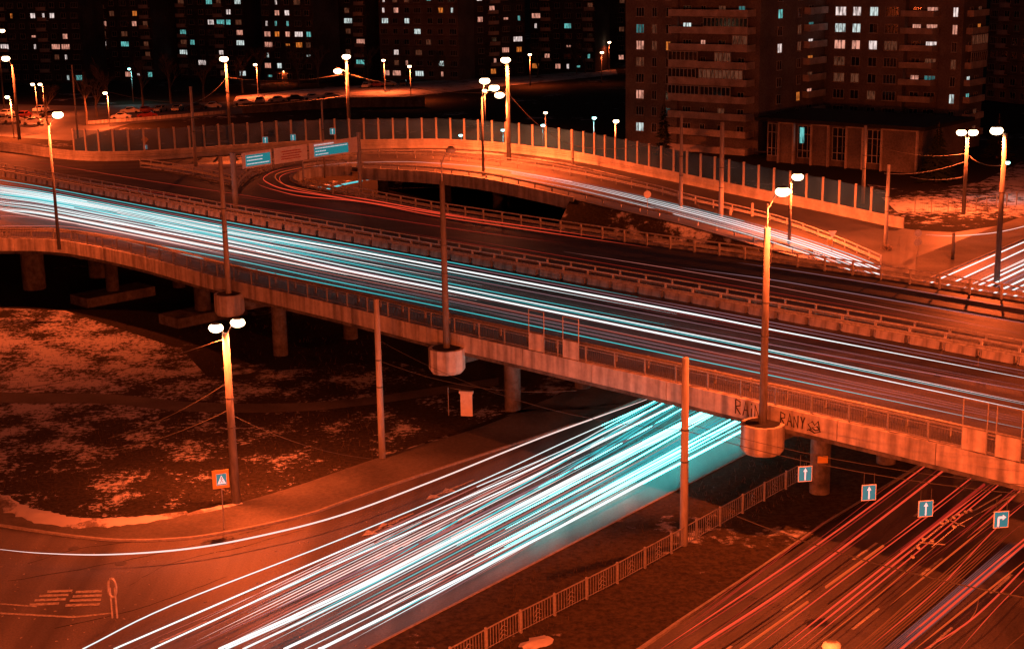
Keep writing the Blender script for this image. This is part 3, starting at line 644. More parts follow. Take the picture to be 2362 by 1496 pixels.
for i, q in enumerate(((-27, 50, 0, 10, 24000), (-11, 41, 0, 10, 44000), (6, 40, 0, 12, 40000), (26, 44, 0, 12, 32000), (42, 80, 0, 12, 50000), (-70, 190, ZD, 11, 15000), (-62, 140, ZD, 11, 9000))): hid(*q, i)

# distant lamps
for i, (x, y, z, cy, pw, lb) in enumerate((
    (885, 138, 8, 0, 7000, 'distant orange lamp right of the tall centre-left mast'), (945, 152, 8, 0, 5000, 'small distant orange lamp beyond the snowy lane'),
    (590, 148, 8, 0, 7000, 'small orange lamp before the block with lit lower wall'), (700, 161, 3, 0, 5000, 'low entrance lamp lighting the front of the many-windowed block'), (655, 164, 3, 0, 3500, 'second low entrance lamp, left of the brighter one'), (1222, 125, 8, 0, 4000, 'distant orange lamp right of the tallest mast'), (300, 158, 8, 1, 900, 'bright cyan lamp in front of the dark left blocks'),
    (267, 112, 8, 1, 300, 'small cyan lamp high on the dark left blocks'), (1258, 258, 7, 0, 900, 'small orange lamp behind the noise screen'), (1370, 270, 7, 1, 700, 'cyan lamp on the dark field left of the tower'),
    (1420, 277, 7, 0, 9000, 'orange lamp at the foot of the brick tower'), (1063, 310, 4, 1, 500, 'cyan lamp shining through the noise screen, left'), (1160, 298, 4.5, 1, 500, 'cyan lamp just left of the tallest mast shaft'),
    (1252, 287, 5, 1, 300, 'cyan lamp at the top of the noise screen'), (95, 193, 7, 0, 15000, 'right one of two small orange lamps at far left'), (78, 193, 7, 0, 8000, 'left one of two small orange lamps at far left'),
    (245, 213, 7, 0, 26000, 'small orange lamp above the far car park'), (2319, 372, 5, 1, 500, 'pale green lamp by the right edge'), (1405, 97, 8, 0, 500, 'tiny orange lamp left of the tower top'), (1388, 120, 8, 0, 500, 'tiny orange lamp lower left of the tower top'), (20, 222, 8, 0, 20000, 'orange lamp at the left edge over parked cars'), (1118, 207, 8, 0, 3500, 'orange lamp over the snowy lane near the tallest mast'))):
    pw *= 1.5 if z == 8 and not cy else .5
    c = P(x, y, z); b_ = Vector((c.x, c.y+.8, 0)); mast('d%d' % i, 0, 0, 0, y+4, lb, ((x, y),), (.12, .08), base=b_, mt='steel', power=pw, lens='lens_cyan' if cy else 'lens', bands=False, size=(1.1 if pw > 500 else .8)*(1 if z > 3 else .35), wide=179 if z == 3 or x < 260 or x == 1420 else 160)

# wires
W_ = lambda k, f_: TOPS[k][0].lerp(TOPS[k][1], f_)
wire(W_('A', .97), P(-60, 905, 4), .6, 'span wire from the lawn lamp mast to the left edge, uppermost')
wire(W_('A', .72), P(250, 1010, 3), .4, 'thin wire slanting down left from the middle of the lawn lamp mast')
wire(W_('A', .56), P(200, 1050, 3), .4, 'thin wire slanting down left below the middle of the lawn lamp mast')
wire(W_('A', .53), W_('B', .02)+Vector((-.5, -2, .4)), .5, 'wire sagging right from the lawn lamp mast toward the bare lawn mast foot')
wire(W_('B', .75), W_('C', .62), 1.2, 'long wire from the bare lawn mast to the grass strip mast, upper', .015)
wire(W_('B', .62), P(1330, 900, 5.2), .8, 'wire from the bare lawn mast toward the viaduct underside', .015)
wire(W_('C', .62), P(2500, 1150, 8), .6, 'span wire that carries the blue lane signs over the lower road')
wire(W_('C', .66), P(2500, 1128, 8.4), .6, 'upper span wire above the blue lane signs', .015)
wire(P(1700, 1190, 6), P(2500, 1400, 7), .5, 'dark span wire crossing above the red tail light trails', .03)
for a_, b_, s_, lb in (('R', 'P', .8, 'wire between the far left mast and the gore mast'), ('P', 'I', .6, 'wire between the gore mast and the tall lamp mast'), ('I', 'J', .8, 'wire between the two tall lamp masts behind the gantry'), ('J', 'K', 1.0, 'wire between the centre lamp masts'), ('K', 'S', 1.0, 'wire falling right from the tallest mast'), ('S', 'T', .9, 'wire between the loop mast and the bright tower mast'), ('T', 'U', .5, 'wire between the two masts before the balcony tower'), ('U', 'X', 1.0, 'wire passing in front of the low building'), ('X', 'N', .9, 'wire to the twin lamp mast on the verge'), ('N', 'O', .6, 'wire between the two right lamp masts')):
    wire(W_(a_, .8), W_(b_, .8), s_, lb, .025)
wire(W_('N', .7), P(2040, 400, 4), .6, 'bright stay wire falling left from the twin lamp mast, upper', .03, mt='steel')
wire(W_('N', .5), P(2100, 408, 2.5), .4, 'bright stay wire falling left from the twin lamp mast, lower', .03, mt='steel')
# trolley wire fittings over the red trails
tw = thing('overhead_switch', 'tangle of orange trolley wire insulators hanging over the red trails', 'wire fitting', P(2190, 1205, 5.6))
m_ = MB(); m2_ = MB()
for pts in ([(2100, 1270), (2150, 1230), (2200, 1190), (2250, 1175), (2310, 1140)], [(2150, 1260), (2210, 1210), (2300, 1160), (2362, 1130)], [(2120, 1250), (2180, 1255)], [(2180, 1195), (2225, 1213)]):
    m_.tube([P(x, y, 5.6) for x, y in pts], .03, 5)
for (x, y) in ((2105, 1283), (2118, 1262), (2130, 1243), (2150, 1246), (2172, 1205), (2185, 1200), (2200, 1193), (2213, 1187), (2200, 1213), (2228, 1180), (2240, 1176)):
    m2_ = MB(); m2_.ball(P(x, y, 5.62), (.09, .17, .07)); m2_.build('insulator', M['frame'], tw)
m_.build('wire_frame', M['steel'], tw)

# ------------------------------------------------------------------ signs
def flatsign(t, c, w_, h_, face, arrow=None, border=True, tilt=0.0):
    ux = Vector((math.cos(tilt), math.sin(tilt), 0)); nn = Vector((math.sin(tilt), -math.cos(tilt), 0)); Z = Vector((0, 0, 1))
    m_ = MB(); m_.box(c, (w_, .04, h_), ux=ux); p = m_.build('plate', M['sign_white'], t)
    m_ = MB(); k = .05*w_ if border else 0; m_.box(c+nn*.026, (w_-2*k, .012, h_-2*k), ux=ux); m_.build('face', M[{'sign_blue': 'glow_blue'}.get(face, face)], p)
    if arrow:
        m_ = MB()
        for poly_ in arrow: m_.poly3([c+nn*.036+ux*(a*w_)+Z*(b*h_) for a, b in poly_])
        m_.build('arrow', M['glow_white'], p)
def poly3(s, pts):
    s.add(pts, [tuple(range(len(pts)))], 0)
MB.poly3 = poly3
UPA = [[(-.05, -.4), (.05, -.4), (.05, .2), (-.05, .2)], [(-.15, .15), (.15, .15), (0, .4)]]
TURN = [[(-.25, -.4), (-.13, -.4), (-.13, .08), (-.25, .15)], [(-.25, .14), (-.13, .06), (.1, .06), (.1, .2), (-.18, .2)], [(.08, -.04), (.32, .13), (.08, .3)]]
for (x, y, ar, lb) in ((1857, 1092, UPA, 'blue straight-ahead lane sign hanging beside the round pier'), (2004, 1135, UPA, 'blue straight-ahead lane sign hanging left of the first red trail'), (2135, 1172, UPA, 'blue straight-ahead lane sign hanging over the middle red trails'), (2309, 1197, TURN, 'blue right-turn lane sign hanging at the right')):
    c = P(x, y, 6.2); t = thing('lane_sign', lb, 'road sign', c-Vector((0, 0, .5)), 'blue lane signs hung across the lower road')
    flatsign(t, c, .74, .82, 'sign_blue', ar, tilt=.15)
    m_ = MB(); 
    for s_ in (-.25, .25): m_.tube([c+Vector((s_, 0, .4)), c+Vector((s_, 0, 1.0))], .015, 4)
    m_.build('hanger', M['dark_steel'], t)
for (x, y, lb) in ((612, 323, 'small blue arrow sign just above the left gantry panel'), (767, 303, 'small blue arrow sign above the right gantry panel'), (676, 317, 'small blue arrow sign above the middle gantry panel')):
    c = PY(x, y, P(700, 350, 8).y+4); t = thing('lane_sign', lb, 'road sign', c, 'small blue signs hung above the gantry'); flatsign(t, c, .75, .85, 'sign_blue', UPA)
    m_ = MB(); m_.tube([c+Vector((0, 0, .4)), c+Vector((0, 0, 1.3))], .02, 4); m_.build('hanger', M['dark_steel'], t)
wire(W_('I', .45), W_('J', .5), .3, 'span wire carrying the small blue signs above the gantry', .02)
# gantry with three banner panels
gA = P(545, 489, ZD); gB = P(832, 444, ZD); hA = height(gA, 352); hB = height(gB, 305)
gt = thing('sign_gantry', 'overhead gantry with three wide pale route panels across the far carriageway', 'sign gantry', gA)
m_ = MB(); m_.tube([gA, gA+Vector((0, 0, hA))], .3, 12); m_.build('post', M['pole_concrete'], gt)
m_ = MB(); m_.tube([gB, gB+Vector((0, 0, hB))], .22, 12); m_.build('post', M['steel'], gt)
gTa = gA+Vector((0, 0, hA-.5)); gTb = gB+Vector((0, 0, hB-.8)); gd = (gTb-gTa); gL = gd.length; gd.normalize(); gn = Vector((gd.y, -gd.x, 0)).normalized()
m_ = MB()
for dz in (0, -1.0): m_.tube([gTa+Vector((0, 0, dz)), gTb+Vector((0, 0, dz))], .07, 6)
m_.build('truss', M['steel'], gt)
def gpanel(x0, x1, hh, face, fx, lines):
    # panel between pixel columns x0..x1 along the truss
    def tt(x): 
        lo, hi = 0.0, gL
        for _ in range(30):
            k = (lo+hi)/2
            if proj(gTa+gd*k)[0] < x: lo = k
            else: hi = k
        return lo
    a, b = tt(x0), tt(x1); Z = Vector((0, 0, 1))
    def quad(u0, u1, v0, v1, off, mt, nm, par_):
        q = MB(); A_ = gTa+gd*(a+(b-a)*u0)+gn*off; B_ = gTa+gd*(a+(b-a)*u1)+gn*off
        q.sweep([A_, B_], [(-.02, -.5+hh*(v0-.5)), (.02, -.5+hh*(v0-.5)), (.02, -.5+hh*(v1-.5)), (-.02, -.5+hh*(v1-.5))]); return q.build(nm, M[mt], par_)
    p_ = quad(0, 1, 0, 1, .12, 'banner', 'route_panel', gt)
    if face: quad(fx[0], fx[1], fx[2], fx[3], .155, 'glow_blue', 'face', p_)
    for (u0, u1, v) in lines:
        u = u0; q = MB()
        while u < u1-.01:           # illegible lettering: strokes of uneven length
            w_ = random.uniform(.012, .03); A_ = gTa+gd*(a+(b-a)*u)+gn*.185; B_ = gTa+gd*(a+(b-a)*min(u+w_, u1))+gn*.185
            q.sweep([A_, B_], [(-.008, -.5+hh*(v-.5)-.05), (.008, -.5+hh*(v-.5)-.05), (.008, -.5+hh*(v-.5)+.05), (-.008, -.5+hh*(v-.5)+.05)]); u += w_+random.uniform(.004, .012)
        q.build('lettering', M['glow_white'] if face else M['red_paint'], p_)
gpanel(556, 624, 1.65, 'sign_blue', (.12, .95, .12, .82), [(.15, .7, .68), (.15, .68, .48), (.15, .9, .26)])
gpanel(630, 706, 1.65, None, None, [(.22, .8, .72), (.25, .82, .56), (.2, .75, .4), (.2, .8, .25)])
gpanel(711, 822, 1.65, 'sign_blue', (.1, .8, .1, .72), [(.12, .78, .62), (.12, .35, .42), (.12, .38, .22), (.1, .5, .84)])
# pedestrian crossing sign
def postsign(label, px, py, ty, z, build, name='road_sign', r=.035):
    b = P(px, py, z); h = height(b, ty); t = thing(name, label, 'road sign', b); m_ = MB(); m_.tube([b, b+Vector((0, 0, h))], r, 6); m_.build('post', M['steel'], t); build(t, b+Vector((0, -.06, h))); return t
TRI = [[(-.4, -.36), (.4, -.36), (0, .36)]]
def ped(t, c):
    m_ = MB(); m_.box(c-Vector((0, 0, .35)), (.95, .03, 1.1), rz=.35); m_.build('backing', M['yellow'], t)
    c = c-Vector((-.05, .05, .35)); flatsign(t, c, .62, .72, 'sign_blue', TRI, tilt=.35)
    m_ = MB(); nn = Vector((math.sin(.35), -math.cos(.35), 0))*.05; ux = Vector((math.cos(.35), math.sin(.35), 0)); Z = Vector((0, 0, 1))
    for pts in ([(-.02, .1), (0, -.02), (-.08, -.2)], [(0, -.02), (.08, -.2)], [(-.08, .02), (0, .08), (.07, .0)]): m_.tube([c+nn+ux*a+Z*b_ for a, b_ in pts], .014, 4)
    m_.ball(c+nn+Z*.13, (.03, .02, .03)); m_.build('walking_figure', M['graffiti'], t)
postsign('blue pedestrian crossing sign on a yellow backing beside the lawn lamp mast', 517, 1218, 1090, .1, ped)
def diamond(t, c):
    m_ = MB(); m_.prism((0, 0, 0), .42, .03, 4, r2=.42); 
    q = MB(); q.add([c+Vector((x*.5, -z_, y*.5)) for z_ in (0, .03) for x, y in ((0, 1), (1, 0), (0, -1), (-1, 0))], [(0, 1, 2, 3), (7, 6, 5, 4), (0, 4, 5, 1), (1, 5, 6, 2), (2, 6, 7, 3), (3, 7, 4, 0)]); q.build('plate', M['yellow'], t)
    flatsign(t, c-Vector((0, 0, 1.0)), .6, .6, 'sign_blue', UPA)
postsign('orange diamond sign over a small blue plate before the noise screen', 337, 360, 322, ZD, diamond)
def yieldsign(t, c):
    q = MB(); q.add([c+Vector((x, -z_, y)) for z_ in (0, .03) for x, y in ((-.45, .35), (.45, .35), (0, -.4))], [(0, 1, 2), (5, 4, 3), (0, 3, 4, 1), (1, 4, 5, 2), (2, 5, 3, 0)]); q.build('plate', M['banner'], t)
    flatsign(t, c-Vector((.25, 0, .85)), .6, .6, 'yellow', None)
    q = MB(); q.prism((0, 0, 0), .01, .01, 4); 
postsign('give-way triangle above a square plate by the end of the ramp trails', 1918, 600, 540, .5, yieldsign)
def disc(t, c, mt='banner'):
    q = MB(); n_ = 16; v = [c+Vector((math.cos(2*math.pi*i/n_)*.42, -z_, math.sin(2*math.pi*i/n_)*.42)) for z_ in (0, .04) for i in range(n_)]
    q.add(v, [tuple(range(n_)), tuple(reversed(range(n_, 2*n_)))]+[(i, (i+1) % n_, n_+(i+1) % n_, n_+i) for i in range(n_)]); q.build('plate', M[mt], t)
postsign('round sign on a thin post beside the ramp trails', 1493, 505, 448, 3.2, disc)
def disc2(t, c): disc(t, c, 'steel'); disc(t, c-Vector((0, 0, .95)), 'steel')
postsign('two round signs one above the other on the road corner at right', 2115, 590, 538, 0, disc2)
# keep-side post with ring head, lower left
b = P(265, 1424, .02); h = height(b, 1333); t = thing('traffic_post', 'striped twin-pipe post with ring top on the junction island at lower left', 'traffic post', b)
m_ = MB(); 
for s_ in (-.12, .12): m_.tube([b+Vector((s_, 0, 0)), b+Vector((s_, 0, h-.5))], .055, 8)
m_.build('pipe', M['steel'], t)
m_ = MB(); m_.tube([b+Vector((math.cos(a)*.2, 0, h-.5+math.sin(a)*.5)) for a in [2*math.pi*i/16 for i in range(17)]], .07, 6); m_.build('ring', M['steel'], t)
# notice board by the pier
b = P(1077, 968, 0); h = height(b, 905); t = thing('notice_board', 'upright pale notice board standing before the round pier under the viaduct', 'notice board', b)
m_ = MB(); m_.box(b+Vector((0, 0, h/2+.15)), (.85, .12, h-.3), rz=-.2); m_.build('board', M['banner'], t); m_ = MB(); m_.box(b+Vector((0, 0, h+.03)), (1.0, .3, .18), rz=-.2); m_.build('cap', M['sign_white'], t)
b = P(1035, 958, 0); h = height(b, 893); m_ = MB(); m_.tube([b, b+Vector((0, 0, h)), b+Vector((.9, 0, h-.2))], .04, 6); tag(m_.build('bent_pipe_frame', M['steel'], loc=b), 'thin bent pipe frame left of the notice board', 'pipe frame')
# yellow notice on the right pier
c = P(1890, 1138, 0)+Vector((0, -.64, 2.4)); m_ = MB(); m_.box(c, (.62, .05, .42)); tag(m_.build('notice_plate', M['yellow'], loc=c), 'small orange notice stuck on the round pier beside the first lane sign', 'notice')

# ------------------------------------------------------------------ light trails of the traffic
def trail(pts, z, r, mt, kind, n=6, taper=1):
    ln = smooth([P(x, y, z) for x, y in pts], max(n, 6))
    m_ = MB(); N_ = len(ln); Lr = []
    for i, p in enumerate(ln):
        a = (p-ln[0]).length; b_ = (p-ln[-1]).length; f_ = max(4.0, (ln[0]-ln[-1]).length*.22)
        Lr.append(r*max(.08, min(1, a/f_, b_/f_)))
    if not taper or (r > .05 and kind != 'deck'): Lr = [r]*N_
    m_.tube(ln, Lr, 6); o = m_.build('light_trail', M[mt], loc=ln[0])
    return tag(o, *TL[kind])
TL = {'deck': ('long headlight trail streaking along the near lanes of the viaduct', 'light trail', 'headlight trails on the viaduct'),
 'low': ('long headlight trail streaking along the lower road under the viaduct', 'light trail', 'headlight trails on the lower road'),
 'turn': ('single white headlight trail bending left along the lawn kerb', 'light trail', None),
 'red': ('red tail light trail streaking along the lower right road', 'light trail', 'tail light trails on the lower right road'),
 'loopred': ('red tail light trail on the far lanes of the viaduct and its loop', 'light trail', 'tail light trails on the far carriageway'),
 'under': ('short teal light streak on the dark road seen beneath the loop ramp', 'light trail', 'teal streaks under the loop ramp'),
 'loop': ('white headlight trail coming down the loop ramp', 'light trail', 'headlight trails on the loop ramp'),
 'right': ('white headlight trail on the wide road at the right edge', 'light trail', 'headlight trails on the right road')}
XS = [-120, 0, 125, 530, 790, 1040, 1572, 1786, 2362, 2500]
def dl(ys, r, mt, x0=-120, x1=2500, n=3):
    ys = [ys[0]-(ys[1]-ys[0])]+ys; ys = ys+[ys[-1]+(ys[-1]-ys[-2])*.24]
    x0 += random.uniform(-60, 60) if x0 > -100 else 0; x1 += random.uniform(-140, 140) if x1 < 2400 else 0
    pts = [(x0, 0)]+[(x, 0) for x in XS if x0+40 < x < x1-40]+[(x1, 0)]; out = []
    for x, _ in pts:
        for (xa, ya), (xb, yb) in zip(list(zip(XS, ys)), list(zip(XS, ys))[1:]):
            if xa <= x <= xb or (x < xa and xa == XS[0]): out.append((x, ya+(yb-ya)*(x-xa)/(xb-xa))); break
    return trail(out, ZD+.65, r, mt, 'deck', 5)
dl([415, 436, 513, 560, 605, 704, 744, 855], .035, 't_cyan', x1=1600); dl([415, 436, 513, 560, 605, 704, 744, 855], .022, 't_lav', x0=1500)
dl([421, 441, 519, 566, 611, 711, 752, 862], .03, 't_lav')
dl([431, 450, 527, 573, 619, 719, 761, 871], .062, 't_hot'); dl([427, 446, 523, 569, 615, 715, 757, 868], .03, 't_cyan', x1=1100)
dl([438, 457, 534, 580, 627, 726, 767, 878], .035, 't_white', x1=1600)
dl([448, 466, 543, 590, 637, 739, 780, 890], .022, 't_lav'); dl([445, 463, 540, 588, 635, 736, 777, 888], .03, 't_cyan', x1=1100)
dl([455, 473, 551, 604, 654, 756, 796, 900], .028, 't_cyan', x1=1600); dl([455, 473, 551, 604, 654, 756, 796, 900], .024, 't_lav', x0=1500)
dl([462, 480, 558, 612, 661, 766, 809, 928], .042, 't_white'); dl([465, 484, 561, 616, 665, 770, 813, 932], .02, 't_cyan', x0=1000)
dl([470, 488, 565, 622, 671, 779, 823, 945], .06, 't_hot'); dl([474, 491, 570, 625, 677, 786, 829, 950], .025, 't_pink', x1=1100)
dl([478, 495, 576, 630, 680, 788, 832, 955], .035, 't_warm', x1=1050); dl([484, 499, 580, 634, 683, 790, 834, 957], .04, 't_white', x1=560)
dl([490, 505, 584, 637, 687, 797, 842, 965], .02, 't_pink'); dl([497, 511, 590, 645, 695, 805, 847, 970], .02, 't_lav')
for ys, r, mt in (([441, 460, 537, 585, 631, 731, 772, 883], .04, 't_white'), ([452, 470, 547, 597, 645, 747, 788, 895], .05, 't_white'), ([458, 476, 554, 608, 657, 761, 802, 914], .035, 't_lav'), ([481, 497, 578, 632, 681, 789, 833, 956], .035, 't_hot')): dl(ys, r, mt, x1=800)
trail([(160, 529), (330, 560), (530, 597), (790, 652), (1040, 702)], ZD+.65, .03, 't_cyan', 'deck'); trail([(1040, 702), (1300, 757), (1572, 813), (1786, 857), (2362, 975)], ZD+.65, .022, 't_lav', 'deck')
trail([(250, 549), (530, 609), (790, 662), (1040, 712), (1572, 823), (1786, 867), (2362, 988), (2480, 1012)], ZD+.65, .026, 't_cyan', 'deck')
trail([(-60, 470), (0, 484), (140, 509), (400, 560), (530, 588)], ZD+.65, .045, 't_warm', 'deck'); trail([(-60, 522), (60, 521), (160, 523), (300, 545)], ZD+.5, .03, 't_pink', 'deck'); trail([(-60, 495), (60, 500), (200, 520)], ZD+.65, .03, 't_pink', 'deck')
rt = random.Random(21)
for i in range(22):     # the dense bundle at the left
    f_ = rt.uniform(.18, .78); Y_ = [a+(b_-a)*f_ for a, b_ in zip([415, 436, 513, 560, 605, 704, 744, 855], [490, 505, 592, 648, 700, 812, 855, 972])]
    dl(Y_, rt.choice([.02, .03, .04]), rt.choice(['t_white', 't_white', 't_warm', 't_cyan', 't_lav', 't_hot']), x1=rt.uniform(350, 1150))
for i in range(26):     # many faint streaks
    f_ = random.random(); x0 = random.choice([0, 400, 900, 1300, 1700])+random.uniform(-80, 200); x1 = x0+random.uniform(400, 1200)
    top = [(x, 415+(x > 0)*0+(y_-415)) for x, y_ in ((0, 415), (530, 513), (1040, 605), (1572, 704), (2362, 855))]; bot = [(0, 500), (530, 600), (1040, 705), (1572, 815), (2362, 990)]
    pts = []
    for (xa, ya), (xb, yb) in zip(top, bot):
        pts.append((xa, ya+(yb-ya)*f_))
    def yy(x):
        for (xa, ya), (xb, yb) in zip(pts, pts[1:]):
            if xa <= x <= xb: return ya+(yb-ya)*(x-xa)/(xb-xa)
        return pts[-1][1]+(x-2362)*.2
    x1 = min(x1, 2362); trail([(x0+(x1-x0)*k/4, yy(max(0, x0+(x1-x0)*k/4))) for k in range(5)], ZD+.5, .013, random.choice(['t_mar', 't_mar', 't_red_dim', 't_mar']), 'deck', 3)
# lower road
ZL = .62
trail([(-80, 1256), (0, 1266), (100, 1275), (250, 1278), (430, 1265), (600, 1235), (790, 1186), (1000, 1108), (1250, 1008), (1480, 925), (1560, 893)], ZL, .045, 't_warm', 'turn')
LOW = [([(190, 1496), (400, 1393), (790, 1241), (1100, 1112), (1300, 1020), (1500, 930), (1640, 862)], .04, 't_white'),
 ([(262, 1496), (790, 1268), (1200, 1092), (1420, 985), (1530, 930), (1680, 855)], .05, 't_hot'),
 ([(300, 1496), (790, 1283), (1150, 1125), (1420, 995), (1545, 930)], .025, 't_pink'),
 ([(348, 1496), (790, 1294), (1150, 1135), (1420, 1003), (1560, 932), (1700, 860)], .05, 't_hot'),
 ([(430, 1496), (790, 1333), (1060, 1208), (1300, 1090), (1600, 935)], .055, 't_lav'),
 ([(505, 1496), (790, 1368), (1100, 1215), (1300, 1112), (1640, 940), (1760, 880)], .085, 't_hot'),
 ([(560, 1496), (790, 1387), (1100, 1228), (1300, 1122), (1650, 944)], .06, 't_white'),
 ([(520, 1496), (790, 1375), (1100, 1221), (1300, 1117), (1645, 942)], .06, 't_white'),
 ([(655, 1496), (790, 1432), (1200, 1232), (1580, 1032), (1720, 960), (1850, 890)], .075, 't_hot'),
 ([(702, 1496), (790, 1453), (1200, 1248), (1580, 1048), (1740, 966)], .025, 't_white'),
 ([(735, 1496), (790, 1470), (1200, 1262), (1580, 1062), (1740, 978), (1880, 905)], .085, 't_hot'),
 ([(770, 1348), (900, 1290), (1060, 1197), (1250, 1092), (1400, 1007), (1540, 925), (1650, 860)], .05, 't_cyan'),
 ([(850, 1336), (990, 1268), (1250, 1118), (1430, 1008), (1560, 930)], .035, 't_cyan'),
 ([(940, 1290), (1100, 1205), (1300, 1095), (1480, 985), (1580, 925)], .045, 't_cyan'),
 ([(1250, 1106), (1420, 1022), (1610, 930)], .05, 't_teal'), ([(1350, 1145), (1580, 1016), (1690, 955)], .05, 't_teal'),
 ([(1300, 1062), (1450, 975), (1550, 915)], .03, 't_white'), ([(1100, 1122), (1300, 1037), (1520, 920)], .035, 't_white'),
 ([(1250, 1085), (1450, 985), (1590, 915)], .04, 't_hot'), ([(1400, 1070), (1580, 985), (1700, 925)], .04, 't_hot')]
rt = random.Random(5)
def cutx(p, x0, x1):        # part of a pixel polyline between two columns
    out = [q for q in p if x0 < q[0] < x1]
    for a, b_ in zip(p, p[1:]):
        for x in (x0, x1):
            if a[0] <= x <= b_[0]: out.append((x, a[1]+(b_[1]-a[1])*(x-a[0])/max(b_[0]-a[0], 1e-6)))
    return sorted(set(out))
for p, r, mt in LOW:
    r *= .78
    if mt in ('t_white', 't_hot') and p[-1][0] > 1480 and p[0][0] < 1200:
        cx_ = rt.uniform(1200, 1500); trail(cutx(p, 0, cx_), ZL, r, mt, 'low', taper=0); trail(cutx(p, cx_, 2000), ZL, r, {'t_white': 'l_white', 't_hot': 'l_hot'}[mt], 'low', taper=0)
    else: trail(p, ZL, r, mt, 'low')
for i in range(30):     # fine streaks filling the fan
    f_ = (i+.5)/30; a = (330+450*f_, 1496); c_ = (1490+235*f_, 930+50*f_); k0 = rt.uniform(0, .25); k1 = rt.uniform(.5, .86)
    bw = 10*(1-f_); pts = [(a[0]+(c_[0]-a[0])*k, a[1]+(c_[1]-a[1])*k+bw*4*k*(1-k)*.6) for k in [k0+(k1-k0)*j/6 for j in range(7)]]
    trail(pts, ZL, rt.choice([.016, .022, .03]), rt.choice(['t_white', 't_warm', 't_pink', 't_cyan', 't_pink', 't_warm']), 'low')
for i in range(14):     # fan under the bridge
    xa = rt.uniform(1500, 1700); f_ = (xa-1500)/200; ya = 925+f_*55; x0 = rt.uniform(1050, 1300); y0 = ya+(xa-x0)*rt.uniform(.50, .56)
    trail([(x0, y0), ((x0+xa)/2, (y0+ya)/2+4), (xa, ya), (xa+90, ya-47)], ZL, rt.choice([.02, .03, .045]), rt.choice(['t_cyan', 't_teal', 'l_white', 't_teal']), 'low')
for i in range(34):
    f_ = random.random(); s_ = random.uniform(0, .6); e_ = s_+random.uniform(.2, .5); A_ = ((300, 1496), (1500, 925)); B_ = ((860, 1470), (1700, 985))
    pt = lambda k: ((A_[0][0]+(B_[0][0]-A_[0][0])*f_)*(1-k)+(A_[1][0]+(B_[1][0]-A_[1][0])*f_)*k, (A_[0][1]+(B_[0][1]-A_[0][1])*f_)*(1-k)+(A_[1][1]+(B_[1][1]-A_[1][1])*f_)*k)
    trail([pt(s_), pt((s_+e_)/2), pt(min(e_, 1))], .45, .014, random.choice(['t_pink', 't_lav', 't_pink', 't_warm']), 'low', 3)
# red trails
ZR = .75
RED = [([(1500, 1512), (1572, 1464), (1893, 1250), (2134, 1074), (2240, 998)], .045, 't_red'), ([(1500, 1512), (1580, 1468), (1900, 1254), (2140, 1078)], .03, 't_red_dim'),
 ([(1580, 1510), (1602, 1494), (1806, 1362), (2007, 1215), (2174, 1086), (2260, 1020)], .06, 't_red'), ([(1610, 1498), (1812, 1368), (2013, 1222)], .03, 't_red_dim'),
 ([(1690, 1512), (1712, 1494), (1863, 1387)], .06, 't_orange'), ([(1905, 1353), (2037, 1258)], .07, 't_orange'), ([(1863, 1387), (1905, 1355)], .05, 't_red_dim'), ([(2037, 1258), (2140, 1180), (2227, 1112), (2290, 1062)], .035, 't_red'),
 ([(1730, 1500), (1900, 1370), (2140, 1190), (2243, 1110)], .03, 't_red'), ([(1780, 1510), (1940, 1384), (2140, 1226), (2288, 1113)], .05, 't_red'), ([(1800, 1510), (1960, 1384), (2150, 1230), (2296, 1115)], .05, 't_red'),
 ([(1826, 1510), (1973, 1390), (2160, 1236), (2305, 1116), (2380, 1055)], .035, 't_red'), ([(1850, 1510), (2000, 1393), (2180, 1240)], .025, 't_orange'), ([(2080, 1270), (2210, 1165), (2270, 1117)], .09, 't_red_dim'),
 ([(1950, 1512), (2010, 1465), (2160, 1330)], .05, 't_brown'), ([(2052, 1395), (2170, 1298), (2290, 1200)], .05, 't_orange'), ([(1980, 1512), (2160, 1360), (2298, 1217), (2400, 1130)], .03, 't_red'),
 *[([(1950+d, 1512+d*.1), (2150+d*.9, 1345+d*.1), (2290+d*.8, 1222+d*.1)], .028, 't_brown') for d in range(0, 60, 9)], *[([(2000+d, 1530), (2150+d, 1405), (2330+d, 1250)], .03, 't_blue') for d in range(0, 48, 6)],
 ([(2040, 1512), (2207, 1372), (2362, 1243), (2420, 1195)], .05, 't_red'), ([(2060, 1512), (2220, 1375), (2380, 1240)], .06, 't_red'), ([(2090, 1512), (2240, 1392), (2380, 1280)], .05, 't_orange'),
 ([(2105, 1512), (2250, 1420), (2400, 1270)], .045, 't_red'), ([(2130, 1512), (2240, 1425), (2260, 1365)], .02, 't_orange'), ([(2200, 1512), (2300, 1400), (2400, 1300)], .02, 't_red'), ([(2300, 1512), (2420, 1410)], .05, 't_orange'),
 ([(2230, 1240), (2300, 1180), (2380, 1105)], .05, 't_red'), ([(2165, 1280), (2300, 1160), (2400, 1080)], .03, 't_red_dim')]
for p, r, mt in RED: trail(p, ZR, r, mt, 'red')
for i in range(16):
    x = random.uniform(1560, 2250); L = random.uniform(100, 420); x2 = x+random.uniform(0, 250)*0; y = 1496-(x-1480)*0-random.uniform(0, 60) if x < 1800 else random.uniform(1280, 1496)
    trail([(x, y), (x+L*.5, y-L*.5*.74), (x+L, y-L*.76)], .5, .015, random.choice(['t_red_dim', 't_red_dim', 't_brown']), 'red', 3)
